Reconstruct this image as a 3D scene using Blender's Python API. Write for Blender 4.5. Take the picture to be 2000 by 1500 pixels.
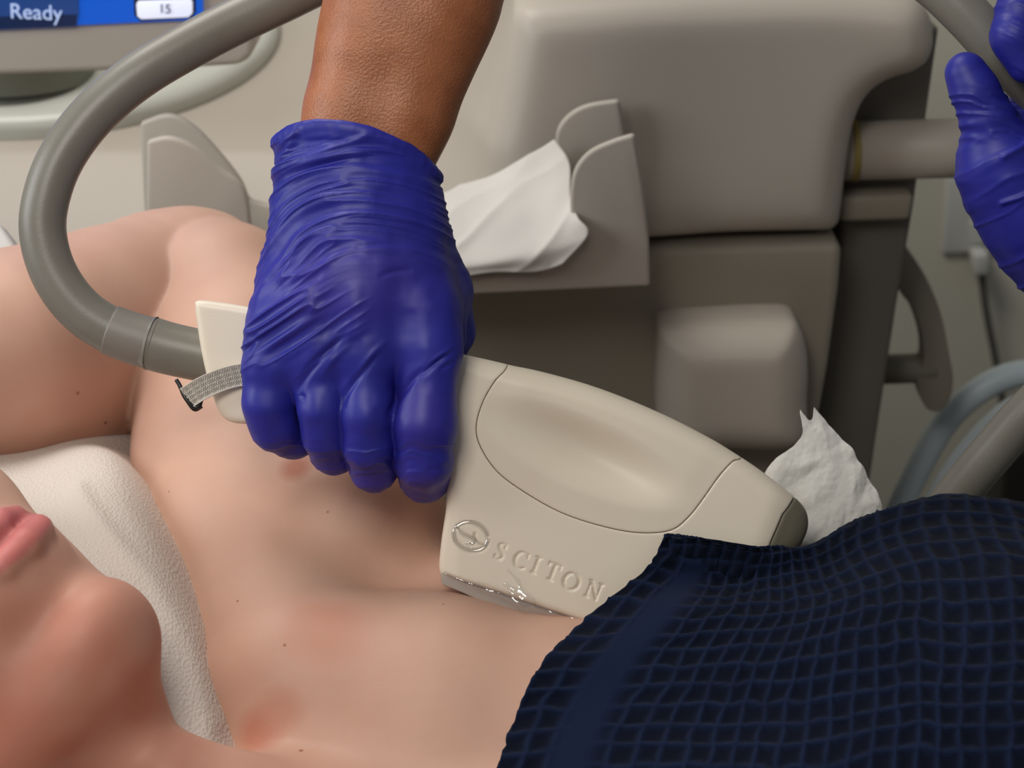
import bpy, bmesh, math, random
import numpy as np
from mathutils import Vector, Matrix, Quaternion

random.seed(4)
for o in list(bpy.data.objects):
    bpy.data.objects.remove(o)
SC = bpy.context.scene
COL = SC.collection

# ------------------------------------------------------------------ frame
# Working frame: 1 unit = U metres, x right, y down, z towards the camera, seen from the
# camera's own direction; the treatment site is its origin (1000,750,0).  W() turns it into world metres.
FPX = 3889.0
D0 = 0.80
U = D0 / FPX
TH = math.radians(22.0)
CT, ST = math.cos(TH), math.sin(TH)
O = np.array([0.0, 0.0, 1.0])
R_ = np.array([1.0, 0, 0])
UP_ = np.array([0, ST, CT])
BK_ = np.array([0, -CT, ST])
CAM = O + BK_ * D0


def W(p):
    p = np.asarray(p, float)
    return O + ((p[..., 0:1] - 1000) * R_ - (p[..., 1:2] - 750) * UP_ + p[..., 2:3] * BK_) * U


def Q(x, y, z):
    s = (FPX - z) / FPX
    return (1000 + (x - 1000) * s, 750 + (y - 750) * s, z)


def QW(x, y, z):
    return W(np.array(Q(x, y, z)))


def YW(px, py, Y):
    """point of the vertical plane at distance Y that is seen at (px,py)"""
    d = R_ * (px - 1000) / FPX - UP_ * (py - 750) / FPX - BK_
    t = (Y - CAM[1]) / d[1]
    return CAM + d * t


WUP = np.array([0, -CT, ST])       # world up in the working frame
WFAR = np.array([0, -ST, -CT])     # world +Y in the working frame

# ------------------------------------------------------------------ camera, world, lights, exposure
cam = bpy.data.cameras.new('camera')
camo = bpy.data.objects.new('camera', cam)
COL.objects.link(camo)
camo.location = CAM
camo.rotation_euler = (math.pi / 2 - TH, 0, 0)
cam.sensor_width = 36.0
cam.lens = FPX * 36.0 / 2000.0
cam.clip_start = 0.02
cam.dof.use_dof = True
cam.dof.focus_distance = 0.80
cam.dof.aperture_fstop = 15.0
SC.camera = camo

world = bpy.data.worlds.new('world')
SC.world = world
world.use_nodes = True
bg = world.node_tree.nodes['Background']
bg.inputs[0].default_value = (0.86, 0.92, 1.0, 1)
bg.inputs[1].default_value = 0.16


def area(name, loc, target, sx, sy, power, col):
    l = bpy.data.lights.new(name, 'AREA')
    l.shape = 'RECTANGLE'
    l.size, l.size_y = sx, sy
    l.energy = power
    l.color = col
    o = bpy.data.objects.new(name, l)
    COL.objects.link(o)
    o.location = loc
    d = Vector(target) - Vector(loc)
    o.rotation_euler = d.to_track_quat('-Z', 'Y').to_euler()
    return o


area('ceiling_light', (-0.50, 0.50, 2.2), (-0.1, 0.25, 1.0), 0.7, 0.6, 12.0, (1.0, 0.955, 0.90))
area('front_fill_light', (-0.22, -0.55, 1.62), (0.04, 0.0, 1.0), 0.35, 0.35, 3.6, (1.0, 0.95, 0.88))  # unseen fill lamp, added to brighten the front of the handpiece
area('left_fill_light', (-1.05, -0.10, 1.42), (-0.1, 0.5, 1.05), 0.6, 0.5, 6.0, (0.93, 0.97, 1.0))  # unseen lamp at the low left, added to brighten the console deck

vs = SC.view_settings
vs.view_transform = 'Standard'
vs.look = 'None'
vs.exposure = 0.0
vs.gamma = 1.0
vs.use_curve_mapping = False

# ------------------------------------------------------------------ helpers


def lin(c):
    c = np.asarray(c, float) / 255.0
    return tuple(np.where(c <= 0.04045, c / 12.92, ((c + 0.055) / 1.055) ** 2.4)) + (1.0,)


def mat(name, col, rough=0.5, spec=0.5, col2=None, cscale=40.0, bump=0.0, bscale=300.0, sss=0.0, sssr=(1, .35, .2),
        sss_scale=0.004, metal=0.0, attr=None, attr_cols=None, coat=0.0, sheen=0.0, bdist=0.0006, rvar=0.0, trans=0.0, ior=1.45,
        emit=None, emit_s=0.0, alpha=1.0, stretch=None):
    m = bpy.data.materials.new(name)
    m.use_nodes = True
    nt = m.node_tree
    N, L = nt.nodes, nt.links
    b = N['Principled BSDF']
    b.inputs['Base Color'].default_value = lin(col)
    b.inputs['Roughness'].default_value = rough
    b.inputs['Specular IOR Level'].default_value = spec
    b.inputs['Metallic'].default_value = metal
    b.inputs['IOR'].default_value = ior
    b.inputs['Coat Weight'].default_value = coat
    b.inputs['Coat Roughness'].default_value = 0.15
    b.inputs['Sheen Weight'].default_value = sheen
    b.inputs['Transmission Weight'].default_value = trans
    b.inputs['Alpha'].default_value = alpha
    tc = N.new('ShaderNodeTexCoord')
    vec = tc.outputs['Object']
    if stretch:
        mp = N.new('ShaderNodeMapping')
        mp.inputs['Scale'].default_value = stretch
        L.new(vec, mp.inputs['Vector'])
        vec = mp.outputs['Vector']
    out = None
    if col2 is not None:
        nz = N.new('ShaderNodeTexNoise')
        nz.inputs['Scale'].default_value = cscale
        nz.inputs['Detail'].default_value = 4
        L.new(vec, nz.inputs['Vector'])
        rp = N.new('ShaderNodeValToRGB')
        rp.color_ramp.elements[0].position = 0.36
        rp.color_ramp.elements[1].position = 0.64
        rp.color_ramp.elements[0].color = lin(col)
        rp.color_ramp.elements[1].color = lin(col2)
        L.new(nz.outputs['Fac'], rp.inputs['Fac'])
        out = rp.outputs['Color']
    if attr:
        for an, ac in zip(attr, attr_cols):
            at = N.new('ShaderNodeAttribute')
            at.attribute_name = an
            mx = N.new('ShaderNodeMix')
            mx.data_type = 'RGBA'
            if out is None:
                mx.inputs[6].default_value = lin(col)
            else:
                L.new(out, mx.inputs[6])
            mx.inputs[7].default_value = lin(ac)
            L.new(at.outputs['Fac'], mx.inputs[0])
            out = mx.outputs[2]
    if out is not None:
        L.new(out, b.inputs['Base Color'])
    if sss > 0:
        b.inputs['Subsurface Weight'].default_value = sss
        b.inputs['Subsurface Radius'].default_value = sssr
        b.inputs['Subsurface Scale'].default_value = sss_scale
    if bump > 0:
        nb = N.new('ShaderNodeTexNoise')
        nb.inputs['Scale'].default_value = bscale
        nb.inputs['Detail'].default_value = 5
        L.new(vec, nb.inputs['Vector'])
        bp = N.new('ShaderNodeBump')
        bp.inputs['Strength'].default_value = bump
        bp.inputs['Distance'].default_value = bdist
        L.new(nb.outputs['Fac'], bp.inputs['Height'])
        L.new(bp.outputs['Normal'], b.inputs['Normal'])
    if rvar > 0:
        nr = N.new('ShaderNodeTexNoise')
        nr.inputs['Scale'].default_value = 25
        L.new(vec, nr.inputs['Vector'])
        mr = N.new('ShaderNodeMapRange')
        mr.inputs[3].default_value = rough - rvar
        mr.inputs[4].default_value = rough + rvar
        L.new(nr.outputs['Fac'], mr.inputs[0])
        L.new(mr.outputs[0], b.inputs['Roughness'])
    if emit is not None:
        b.inputs['Emission Color'].default_value = lin(emit)
        b.inputs['Emission Strength'].default_value = emit_s
    return m


def me_obj(name, V, Fc, m, parent=None, smooth=True, attrs=None):
    V = np.asarray(V, np.float32)
    me = bpy.data.meshes.new(name)
    if isinstance(Fc, np.ndarray):
        nf, k = Fc.shape
        me.vertices.add(len(V))
        me.vertices.foreach_set('co', V.ravel())
        me.loops.add(nf * k)
        me.loops.foreach_set('vertex_index', Fc.astype(np.int32).ravel())
        me.polygons.add(nf)
        me.polygons.foreach_set('loop_start', np.arange(nf, dtype=np.int32) * k)
        me.update(calc_edges=True)
        me.validate()
    else:
        me.from_pydata([tuple(map(float, v)) for v in V], [], Fc)
        me.update()
    if smooth:
        me.polygons.foreach_set('use_smooth', np.ones(len(me.polygons), bool))
    if attrs:
        for an, av in attrs.items():
            a = me.attributes.new(an, 'FLOAT', 'POINT')
            a.data.foreach_set('value', np.asarray(av, np.float32))
    o = bpy.data.objects.new(name, me)
    COL.objects.link(o)
    if m is not None:
        me.materials.append(m)
    if parent is not None:
        o.parent = parent
        o.matrix_parent_inverse = parent.matrix_basis.inverted()
    return o


def thing(name, label, cat, loc, group=None):
    o = bpy.data.objects.new(name, None)
    o.empty_display_size = 0.02
    COL.objects.link(o)
    o.location = tuple(map(float, loc))
    o['label'] = label
    o['category'] = cat
    if group:
        o['group'] = group
    return o


def tag(o, label, cat, group=None):
    o['label'] = label
    o['category'] = cat
    if group:
        o['group'] = group
    return o


def struct(o):
    o['kind'] = 'structure'
    return o


def hsh(i, j, k, s):
    n = (i * 374761393 + j * 668265263 + k * 2147483647 + s * 1274126177) & 0xFFFFFFFF
    n = ((n ^ (n >> 13)) * 1274126177) & 0xFFFFFFFF
    return ((n ^ (n >> 16)) & 0xFFFF) / 65535.0


def vnoise(x, y, z=0.0, seed=0):
    x, y, z = np.broadcast_arrays(np.asarray(x, float), np.asarray(y, float), np.asarray(z, float))
    i, j, k = np.floor(x).astype(np.int64), np.floor(y).astype(np.int64), np.floor(z).astype(np.int64)
    f, g, h = x - i, y - j, z - k
    f, g, h = [t * t * t * (t * (t * 6 - 15) + 10) for t in (f, g, h)]
    r = 0
    for a in (0, 1):
        for b in (0, 1):
            for c in (0, 1):
                r = r + hsh(i + a, j + b, k + c, seed) * (f if a else 1 - f) * (g if b else 1 - g) * (h if c else 1 - h)
    return r


def sst(a, b, x):
    t = np.clip((x - a) / (b - a), 0, 1)
    return t * t * (3 - 2 * t)


def smin(a, b, k):
    if k <= 0:
        return np.minimum(a, b)
    h = np.maximum(k - np.abs(a - b), 0) / k
    return np.minimum(a, b) - h * h * k * 0.25


def smax(a, b, k):
    return -smin(-a, -b, k)


class Field:
    """signed distance grid; add shapes, then mesh() it by surface nets"""

    def __init__(s, xs, ys, zs):
        s.ax = [np.asarray(a, np.float32) for a in (xs, ys, zs)]
        s.F = np.full([len(a) for a in s.ax], 1e3, np.float32)

    @staticmethod
    def box(lo, hi, h):
        return Field(*[np.arange(lo[i], hi[i] + h, h) for i in range(3)])

    def sub(s, lo, hi):
        sl = []
        for i in range(3):
            a = np.searchsorted(s.ax[i], lo[i])
            b = np.searchsorted(s.ax[i], hi[i])
            if b - a < 1:
                return None, None
            sl.append(slice(a, b))
        X = s.ax[0][sl[0]][:, None, None]
        Y = s.ax[1][sl[1]][None, :, None]
        Z = s.ax[2][sl[2]][None, None, :]
        return tuple(sl), (X, Y, Z)

    def chain(s, pts, k=0.0, ki=0.0, m=None):
        """tapered limb through pts (x,y,z,r); k blends into the field, ki inside the limb"""
        P = np.array(pts, float)
        m = 190 if m is None else m
        lo = (P[:, :3] - P[:, 3:4]).min(0) - m
        hi = (P[:, :3] + P[:, 3:4]).max(0) + m
        sl, g = s.sub(lo, hi)
        if sl is None:
            return
        d = None
        for a, b in zip(P[:-1], P[1:]):
            v = b[:3] - a[:3]
            L2 = float(v @ v) + 1e-9
            dx, dy, dz = g[0] - a[0], g[1] - a[1], g[2] - a[2]
            t = np.clip((dx * v[0] + dy * v[1] + dz * v[2]) / L2, 0, 1)
            dd = np.sqrt((dx - t * v[0]) ** 2 + (dy - t * v[1]) ** 2 + (dz - t * v[2]) ** 2) - (a[3] + t * (b[3] - a[3]))
            d = dd if d is None else smin(d, dd, ki)
        s.F[sl] = smin(s.F[sl], d.astype(np.float32), k)

    def ell(s, c, r, k=0.0, axes=None, m=None, cut=False):
        c = np.array(c, float)
        r = np.array(r, float)
        A = np.eye(3) if axes is None else np.array(axes, float)
        m = 190 if m is None else m
        e = np.abs(A.T) @ r + m
        sl, g = s.sub(c - e, c + e)
        if sl is None:
            return
        p = [g[i] - c[i] for i in range(3)]
        q = [A[i, 0] * p[0] + A[i, 1] * p[1] + A[i, 2] * p[2] for i in range(3)]
        k0 = np.sqrt(sum((q[i] / r[i]) ** 2 for i in range(3)))
        k1 = np.sqrt(sum((q[i] / r[i] ** 2) ** 2 for i in range(3))) + 1e-9
        d = (k0 * (k0 - 1) / k1).astype(np.float32)
        if cut:
            s.F[sl] = smax(s.F[sl], -d, k)
        else:
            s.F[sl] = smin(s.F[sl], d, k)

    def grid(s):
        return s.ax[0][:, None, None], s.ax[1][None, :, None], s.ax[2][None, None, :]

    def mesh(s, smooth_it=0):
        F = s.F
        I = F < 0
        nx, ny, nz = F.shape
        cs = (nx - 1, ny - 1, nz - 1)
        cnt = np.zeros(cs, np.uint8)
        for a in (0, 1):
            for b in (0, 1):
                for c in (0, 1):
                    cnt += I[a:nx - 1 + a, b:ny - 1 + b, c:nz - 1 + c]
        act = (cnt > 0) & (cnt < 8)
        ci, cj, ck = np.nonzero(act)
        n = len(ci)
        idx = np.full(cs, -1, np.int32)
        idx[ci, cj, ck] = np.arange(n)
        acc = np.zeros((n, 3))
        num = np.zeros(n)
        corner = [(a, b, c) for a in (0, 1) for b in (0, 1) for c in (0, 1)]
        for A in corner:
            for ax in range(3):
                if A[ax]:
                    continue
                B = list(A)
                B[ax] = 1
                ia = (ci + A[0], cj + A[1], ck + A[2])
                ib = (ci + B[0], cj + B[1], ck + B[2])
                fa, fb = F[ia].astype(float), F[ib].astype(float)
                cr = (fa < 0) != (fb < 0)
                t = np.where(cr, fa / np.where(cr, fa - fb, 1), 0)
                for d in range(3):
                    pa = s.ax[d][ia[d]]
                    pb = s.ax[d][ib[d]]
                    acc[:, d] += np.where(cr, pa + (pb - pa) * t, 0)
                num += cr
        V = acc / num[:, None]
        quads = []
        # x edges
        e = I[:-1, :, :] != I[1:, :, :]
        i, j, k = np.nonzero(e[:, 1:-1, 1:-1]); j += 1; k += 1
        q = np.stack([idx[i, j - 1, k - 1], idx[i, j, k - 1], idx[i, j, k], idx[i, j - 1, k]], 1)
        fl = I[i + 1, j, k]
        q[fl] = q[fl][:, ::-1]
        quads.append(q)
        e = I[:, :-1, :] != I[:, 1:, :]
        i, j, k = np.nonzero(e[1:-1, :, 1:-1]); i += 1; k += 1
        q = np.stack([idx[i - 1, j, k - 1], idx[i - 1, j, k], idx[i, j, k], idx[i, j, k - 1]], 1)
        fl = I[i, j + 1, k]
        q[fl] = q[fl][:, ::-1]
        quads.append(q)
        e = I[:, :, :-1] != I[:, :, 1:]
        i, j, k = np.nonzero(e[1:-1, 1:-1, :]); i += 1; j += 1
        q = np.stack([idx[i - 1, j - 1, k], idx[i, j - 1, k], idx[i, j, k], idx[i - 1, j, k]], 1)
        fl = I[i, j, k + 1]
        q[fl] = q[fl][:, ::-1]
        quads.append(q)
        Qd = np.concatenate(quads)
        Qd = Qd[(Qd >= 0).all(1)]
        for _ in range(smooth_it):
            V = relax(V, Qd, 0.5)
        return V, Qd


def relax(V, Qd, f):
    a = np.concatenate([Qd[:, [0, 1]], Qd[:, [1, 2]], Qd[:, [2, 3]], Qd[:, [3, 0]]])
    n = len(V)
    w = np.bincount(a[:, 0], minlength=n) + np.bincount(a[:, 1], minlength=n)
    out = np.empty_like(V)
    for d in range(3):
        out[:, d] = np.bincount(a[:, 0], V[a[:, 1], d], n) + np.bincount(a[:, 1], V[a[:, 0], d], n)
    out /= np.maximum(w, 1)[:, None]
    return V * (1 - f) + out * f


def vnormals(V, Qd):
    n = np.cross(V[Qd[:, 2]] - V[Qd[:, 0]], V[Qd[:, 3]] - V[Qd[:, 1]])
    N = np.zeros_like(V)
    for c in range(4):
        for d in range(3):
            N[:, d] += np.bincount(Qd[:, c], n[:, d], len(V))
    return N / (np.linalg.norm(N, axis=1, keepdims=True) + 1e-12)


def catmull(pts, n, closed=False):
    P = np.array(pts, float)
    k = len(P)
    if closed:
        G = np.concatenate([P[-1:], P, P[:2]])
        seg = k
    else:
        G = np.concatenate([2 * P[:1] - P[1:2], P, 2 * P[-1:] - P[-2:-1]])
        seg = k - 1
    u = np.linspace(0, seg, n, endpoint=not closed)
    i = np.minimum(u.astype(int), seg - 1)
    t = (u - i)[:, None]
    a, b, c, d = G[i], G[i + 1], G[i + 2], G[i + 3]
    return 0.5 * (2 * b + (c - a) * t + (2 * a - 5 * b + 4 * c - d) * t ** 2 + (3 * b - a - 3 * c + d) * t ** 3)


def surf(ctrl, nu, nv):
    """ctrl[row][col] = (x,y,z) -> smooth (nv,nu,3) grid"""
    C = np.array(ctrl, float)
    rows = np.stack([catmull(r, nu) for r in C])            # rows, nu, 3
    out = np.stack([catmull(rows[:, i], nv) for i in range(nu)], 1)
    return out


def gridmesh(G, flip=False):
    nv, nu = G.shape[:2]
    ii = np.arange(nv * nu).reshape(nv, nu)
    q = np.stack([ii[:-1, :-1], ii[1:, :-1], ii[1:, 1:], ii[:-1, 1:]], -1).reshape(-1, 4)
    if flip:
        q = q[:, ::-1]
    return G.reshape(-1, 3), q


def gnormals(G):
    du = np.gradient(G, axis=1)
    dv = np.gradient(G, axis=0)
    n = np.cross(dv, du)
    return n / (np.linalg.norm(n, axis=2, keepdims=True) + 1e-12)


def shell(G, off):
    """closed sheet: G on one side, G+off (vector field) on the other"""
    nv, nu = G.shape[:2]
    V = np.concatenate([G.reshape(-1, 3), (G + off).reshape(-1, 3)])
    ii = np.arange(nv * nu).reshape(nv, nu)
    n = nv * nu
    q = np.stack([ii[:-1, :-1], ii[1:, :-1], ii[1:, 1:], ii[:-1, 1:]], -1).reshape(-1, 4)
    loop = np.concatenate([ii[0, :-1], ii[:-1, -1], ii[-1, :0:-1], ii[:0:-1, 0]])
    nx = np.roll(loop, -1)
    side = np.stack([loop, nx, nx + n, loop + n], 1)
    return V, np.concatenate([q, q[:, ::-1] + n, side])


def tube(path, rad, n=20, caps=True, sq=None):
    """path (k,3) any frame, rad scalar/array -> V, quads (as list)"""
    P = np.array(path, float)
    k = len(P)
    r = np.broadcast_to(np.asarray(rad, float), (k,))
    T = np.gradient(P, axis=0)
    T /= np.linalg.norm(T, axis=1, keepdims=True)
    a = np.array([0.3, 0.2, 1.0])
    x = np.cross(T[0], a); x /= np.linalg.norm(x)
    V = []
    for i in range(k):
        x = x - T[i] * (x @ T[i]); x /= np.linalg.norm(x)
        y = np.cross(T[i], x)
        for j in range(n):
            t = 2 * math.pi * j / n
            V.append(P[i] + r[i] * (math.cos(t) * x + math.sin(t) * y))
    V = np.array(V)
    F = []
    for i in range(k - 1):
        for j in range(n):
            F.append((i * n + j, i * n + (j + 1) % n, (i + 1) * n + (j + 1) % n, (i + 1) * n + j))
    if caps:
        F.append(tuple(range(n - 1, -1, -1)))
        F.append(tuple((k - 1) * n + j for j in range(n)))
    return V, F


def poly_sd(px, py, poly):
    """signed distance of grid points to polygon (numpy)"""
    P = np.asarray(poly, float)
    d = np.full(np.broadcast(px, py).shape, 1e18)
    s = np.ones_like(d)
    n = len(P)
    for i in range(n):
        a, b = P[i], P[i - 1]
        ex, ey = b[0] - a[0], b[1] - a[1]
        wx, wy = px - a[0], py - a[1]
        t = np.clip((wx * ex + wy * ey) / (ex * ex + ey * ey + 1e-12), 0, 1)
        d = np.minimum(d, (wx - ex * t) ** 2 + (wy - ey * t) ** 2)
        c1, c2, c3 = py >= a[1], py < b[1], ex * wy > ey * wx
        fl = (c1 & c2 & c3) | (~c1 & ~c2 & ~c3)
        s = np.where(fl, -s, s)
    return s * np.sqrt(d)


def seg_d(px, py, line):
    P = np.asarray(line, float)
    d = np.full(np.broadcast(px, py).shape, 1e9)
    for a, b in zip(P[:-1], P[1:]):
        e = b[:2] - a[:2]
        t = np.clip(((px - a[0]) * e[0] + (py - a[1]) * e[1]) / (e @ e + 1e-9), 0, 1)
        dd = np.hypot(px - a[0] - t * e[0], py - a[1] - t * e[1])
        if P.shape[1] > 2:
            dd = dd - (a[2] + t * (b[2] - a[2]))
        d = np.minimum(d, dd)
    return d


def bm_obj(name, bm, m, parent=None, smooth=True, angle=40):
    me = bpy.data.meshes.new(name)
    bm.normal_update()
    if smooth:
        for f in bm.faces:
            f.smooth = True
        for e in bm.edges:
            if len(e.link_faces) == 2 and e.calc_face_angle(0) > math.radians(angle):
                e.smooth = False
    bm.to_mesh(me)
    bm.free()
    o = bpy.data.objects.new(name, me)
    COL.objects.link(o)
    if m is not None:
        me.materials.append(m)
    if parent is not None:
        o.parent = parent
        o.matrix_parent_inverse = parent.matrix_basis.inverted()
    return o


def prism(poly3, off, bev=0.0, seg=3):
    """closed prism from a planar world polygon and an offset vector, edges rounded"""
    bm = bmesh.new()
    a = [bm.verts.new(tuple(p)) for p in poly3]
    b = [bm.verts.new(tuple(np.asarray(p) + off)) for p in poly3]
    n = len(a)
    bm.faces.new(a)
    bm.faces.new(b[::-1])
    for i in range(n):
        bm.faces.new((a[i], b[i], b[(i + 1) % n], a[(i + 1) % n]))
    bmesh.ops.recalc_face_normals(bm, faces=bm.faces)
    if bev > 0:
        es = [e for e in bm.edges if e.calc_face_angle(0) > 0.5]
        bmesh.ops.bevel(bm, geom=es, offset=bev, segments=seg, affect='EDGES', profile=0.5, clamp_overlap=True)
    return bm


def rbox(lo, hi, bev, seg=3):
    lo, hi = np.array(lo, float), np.array(hi, float)
    p = [(lo[0], lo[1], lo[2]), (hi[0], lo[1], lo[2]), (hi[0], hi[1], lo[2]), (lo[0], hi[1], lo[2])]
    return prism(p, (0, 0, hi[2] - lo[2]), bev, seg)


def px_obj(name, V, Qd, m, parent=None, attrs=None, world=False):
    """working-frame mesh -> world mesh, closed surface turned outward"""
    Vw = np.asarray(V, float) if world else W(V)
    Qd = np.asarray(Qd)
    c = Vw.mean(0)
    A, B, C, D = [Vw[Qd[:, i]] - c for i in range(4)]
    vol = (np.cross(A, B) * C).sum() + (np.cross(A, C) * D).sum()
    if vol < 0:
        Qd = Qd[:, ::-1]
    return me_obj(name, Vw, np.ascontiguousarray(Qd), m, parent, True, attrs)


# ------------------------------------------------------------------ materials
M = {}
M['shell'] = mat('cream_plastic', (230, 218, 198), 0.36, 0.5, bump=0.10, bscale=1500, bdist=0.0003)
M['shell_panel'] = mat('cream_panel', (228, 216, 195), 0.38, 0.5, bump=0.12, bscale=1500, bdist=0.0003)
M['end_shade'] = mat('shaded_end_grey', (120, 115, 98), 0.45, 0.4)  # darker grey stands for shade on the end face
M['letter'] = mat('engraved_letter', (206, 193, 172), 0.4, 0.5)
M['logo'] = mat('wet_logo', (196, 184, 164), 0.08, 0.6, coat=0.6)
M['lens'] = mat('lens_plate', (176, 164, 154), 0.12, 0.6, coat=0.5)


def film(name):
    m = bpy.data.materials.new(name)
    m.use_nodes = True
    N, L = m.node_tree.nodes, m.node_tree.links
    N.remove(N['Principled BSDF'])
    o = N['Material Output']
    tr, gl, mx = N.new('ShaderNodeBsdfTransparent'), N.new('ShaderNodeBsdfGlossy'), N.new('ShaderNodeMixShader')
    tr.inputs[0].default_value = (0.99, 0.99, 0.99, 1)
    gl.inputs['Roughness'].default_value = 0.10
    lw, ge, m1, m2 = N.new('ShaderNodeLayerWeight'), N.new('ShaderNodeNewGeometry'), N.new('ShaderNodeMath'), N.new('ShaderNodeMath')
    lw.inputs[0].default_value = 0.25
    m1.operation, m2.operation = 'MULTIPLY_ADD', 'MULTIPLY'
    L.new(lw.outputs['Facing'], m1.inputs[0])
    m1.inputs[1].default_value = 0.5
    m1.inputs[2].default_value = 0.15
    sb = N.new('ShaderNodeMath')
    sb.operation = 'SUBTRACT'
    sb.inputs[0].default_value = 1.0
    L.new(ge.outputs['Backfacing'], sb.inputs[1])
    L.new(m1.outputs[0], m2.inputs[0])
    L.new(sb.outputs[0], m2.inputs[1])
    L.new(m2.outputs[0], mx.inputs[0])
    L.new(tr.outputs[0], mx.inputs[1])
    L.new(gl.outputs[0], mx.inputs[2])
    L.new(mx.outputs[0], o.inputs['Surface'])
    return m


M['gel'] = film('clear_gel')
M['hose'] = mat('hose_rubber', (124, 121, 112), 0.36, 0.45, (118, 114, 104), 30, bump=0.12, bscale=900, bdist=0.0004, rvar=0.06)
M['cuff'] = mat('hose_cuff', (128, 122, 114), 0.45, 0.4, bump=0.1, bscale=900)
M['bluehose'] = mat('blue_grey_hose', (214, 226, 232), 0.35, 0.45)
M['glove'] = mat('nitrile_glove', (37, 40, 144), 0.45, 0.45, (32, 35, 130), 30, bump=0.10, bscale=2600, bdist=0.00025, rvar=0.05,
                 attr=['thin'], attr_cols=[(58, 44, 134)])
M['skin_dark'] = mat('brown_skin', (168, 104, 66), 0.33, 0.6, (154, 92, 56), 90, bump=0.75, bscale=1000, bdist=0.0005, sss=0.12,
                     sss_scale=0.003)
M['skin'] = mat('fair_skin', (206, 166, 145), 0.50, 0.35, (200, 158, 137), 22, bump=0.12, bscale=700, bdist=0.0004, sss=0.18,
                sss_scale=0.004, attr=['lip', 'red', 'mole'], attr_cols=[(200, 116, 118), (186, 112, 90), (120, 70, 45)])
M['towel'] = mat('navy_waffle', (10, 14, 27), 0.95, 0.08, attr=['rib'], attr_cols=[(23, 34, 60)], sheen=0.04, bump=0.6, bscale=1800,
                 bdist=0.0006)
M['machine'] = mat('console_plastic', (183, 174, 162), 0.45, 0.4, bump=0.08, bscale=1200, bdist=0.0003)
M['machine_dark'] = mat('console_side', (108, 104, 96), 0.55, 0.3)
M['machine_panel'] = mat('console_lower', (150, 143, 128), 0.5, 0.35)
M['screen'] = mat('screen_blue', (10, 60, 150), 0.25, 0.4, emit=(6, 84, 190), emit_s=0.75)
M['button'] = mat('screen_button', (24, 48, 96), 0.25, 0.4, emit=(28, 62, 120), emit_s=0.7)
M['button_lo'] = mat('screen_button_low', (16, 30, 60), 0.25, 0.4, emit=(18, 34, 66), emit_s=0.6)
M['field'] = mat('screen_field', (220, 224, 238), 0.3, 0.4, emit=(196, 200, 224), emit_s=0.75)
M['text_light'] = mat('screen_text', (170, 185, 215), 0.3, 0.4, emit=(140, 160, 200), emit_s=0.8)
M['text_dark'] = mat('screen_text_dark', (60, 64, 80), 0.3, 0.4)
M['frame_dark'] = mat('screen_dark', (36, 34, 40), 0.3, 0.4)
M['pale'] = mat('pale_plastic', (206, 208, 198), 0.3, 0.5)
M['greyplate'] = mat('grey_green_plastic', (128, 130, 118), 0.5, 0.4)
M['yellow'] = mat('yellowed_ring', (150, 130, 74), 0.5, 0.4)
M['tissue'] = mat('tissue', (214, 208, 200), 0.85, 0.2, bump=0.35, bscale=900, bdist=0.0006, sss=0.2, sssr=(1, 1, 1), sss_scale=0.003)
M['paper'] = mat('paper_towel', (238, 236, 228), 0.85, 0.2, bump=0.4, bscale=700, bdist=0.0006)
M['pillow'] = mat('pillow_cover', (208, 197, 187), 0.9, 0.15)
M['sheet'] = mat('bed_sheet', (205, 203, 200), 0.9, 0.15)
M['bed'] = mat('bed_vinyl', (176, 170, 160), 0.5, 0.4)
M['wall'] = mat('wall_paint', (226, 221, 202), 0.85, 0.2, bump=0.1, bscale=400)
M['floor'] = mat('floor_vinyl', (92, 88, 80), 0.5, 0.3, (84, 80, 72), 12)
M['outlet'] = mat('outlet_white', (216, 216, 208), 0.4, 0.4)
M['cord'] = mat('grey_cord', (100, 98, 92), 0.5, 0.3)
M['black'] = mat('black_metal', (22, 20, 20), 0.3, 0.5)
M['cabinet'] = mat('dark_cabinet', (40, 37, 33), 0.5, 0.3)


def braid(name):
    m = mat(name, (205, 198, 186), 0.8, 0.2, attr=['weave'], attr_cols=[(120, 113, 104)])
    return m


M['strap'] = braid('braided_elastic')


def pillow_bump(m):
    nt = m.node_tree
    N, L = nt.nodes, nt.links
    b = N['Principled BSDF']
    tc = N.new('ShaderNodeTexCoord')
    mp = N.new('ShaderNodeMapping')
    mp.inputs['Rotation'].default_value = (0, 0, 0.6)
    mp.inputs['Scale'].default_value = (800, 520, 640)
    v = N.new('ShaderNodeTexVoronoi')
    v.inputs['Scale'].default_value = 1.0
    bp = N.new('ShaderNodeBump')
    bp.inputs['Strength'].default_value = 0.4
    bp.inputs['Distance'].default_value = 0.0009
    L.new(tc.outputs['Object'], mp.inputs['Vector'])
    L.new(mp.outputs['Vector'], v.inputs['Vector'])
    L.new(v.outputs['Distance'], bp.inputs['Height'])
    L.new(bp.outputs['Normal'], b.inputs['Normal'])


pillow_bump(M['pillow'])

# ------------------------------------------------------------------ room
WALL_Y = 1.35
bm = rbox((-3, WALL_Y, 0), (3, WALL_Y + 0.1, 2.7), 0.0)
struct(bm_obj('wall_back', bm, M['wall']))
bm = rbox((-3, -2.5, -0.1), (3, WALL_Y + 0.1, 0.0), 0.0)
struct(bm_obj('floor', bm, M['floor']))

# ------------------------------------------------------------------ laser console
PY = 0.40                        # plane of the console's front
BASE = YW(1300, 700, PY)
console = thing('laser_console', 'beige medical laser console with a cradle tray on its front, behind the patient', 'laser machine',
                (BASE[0], PY + 0.15, 0))


def outline(px, Y):
    return np.array([YW(x, y, Y) for x, y in px])


def sdf2(poly_w):
    return [(p[0], p[2]) for p in poly_w]


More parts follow.
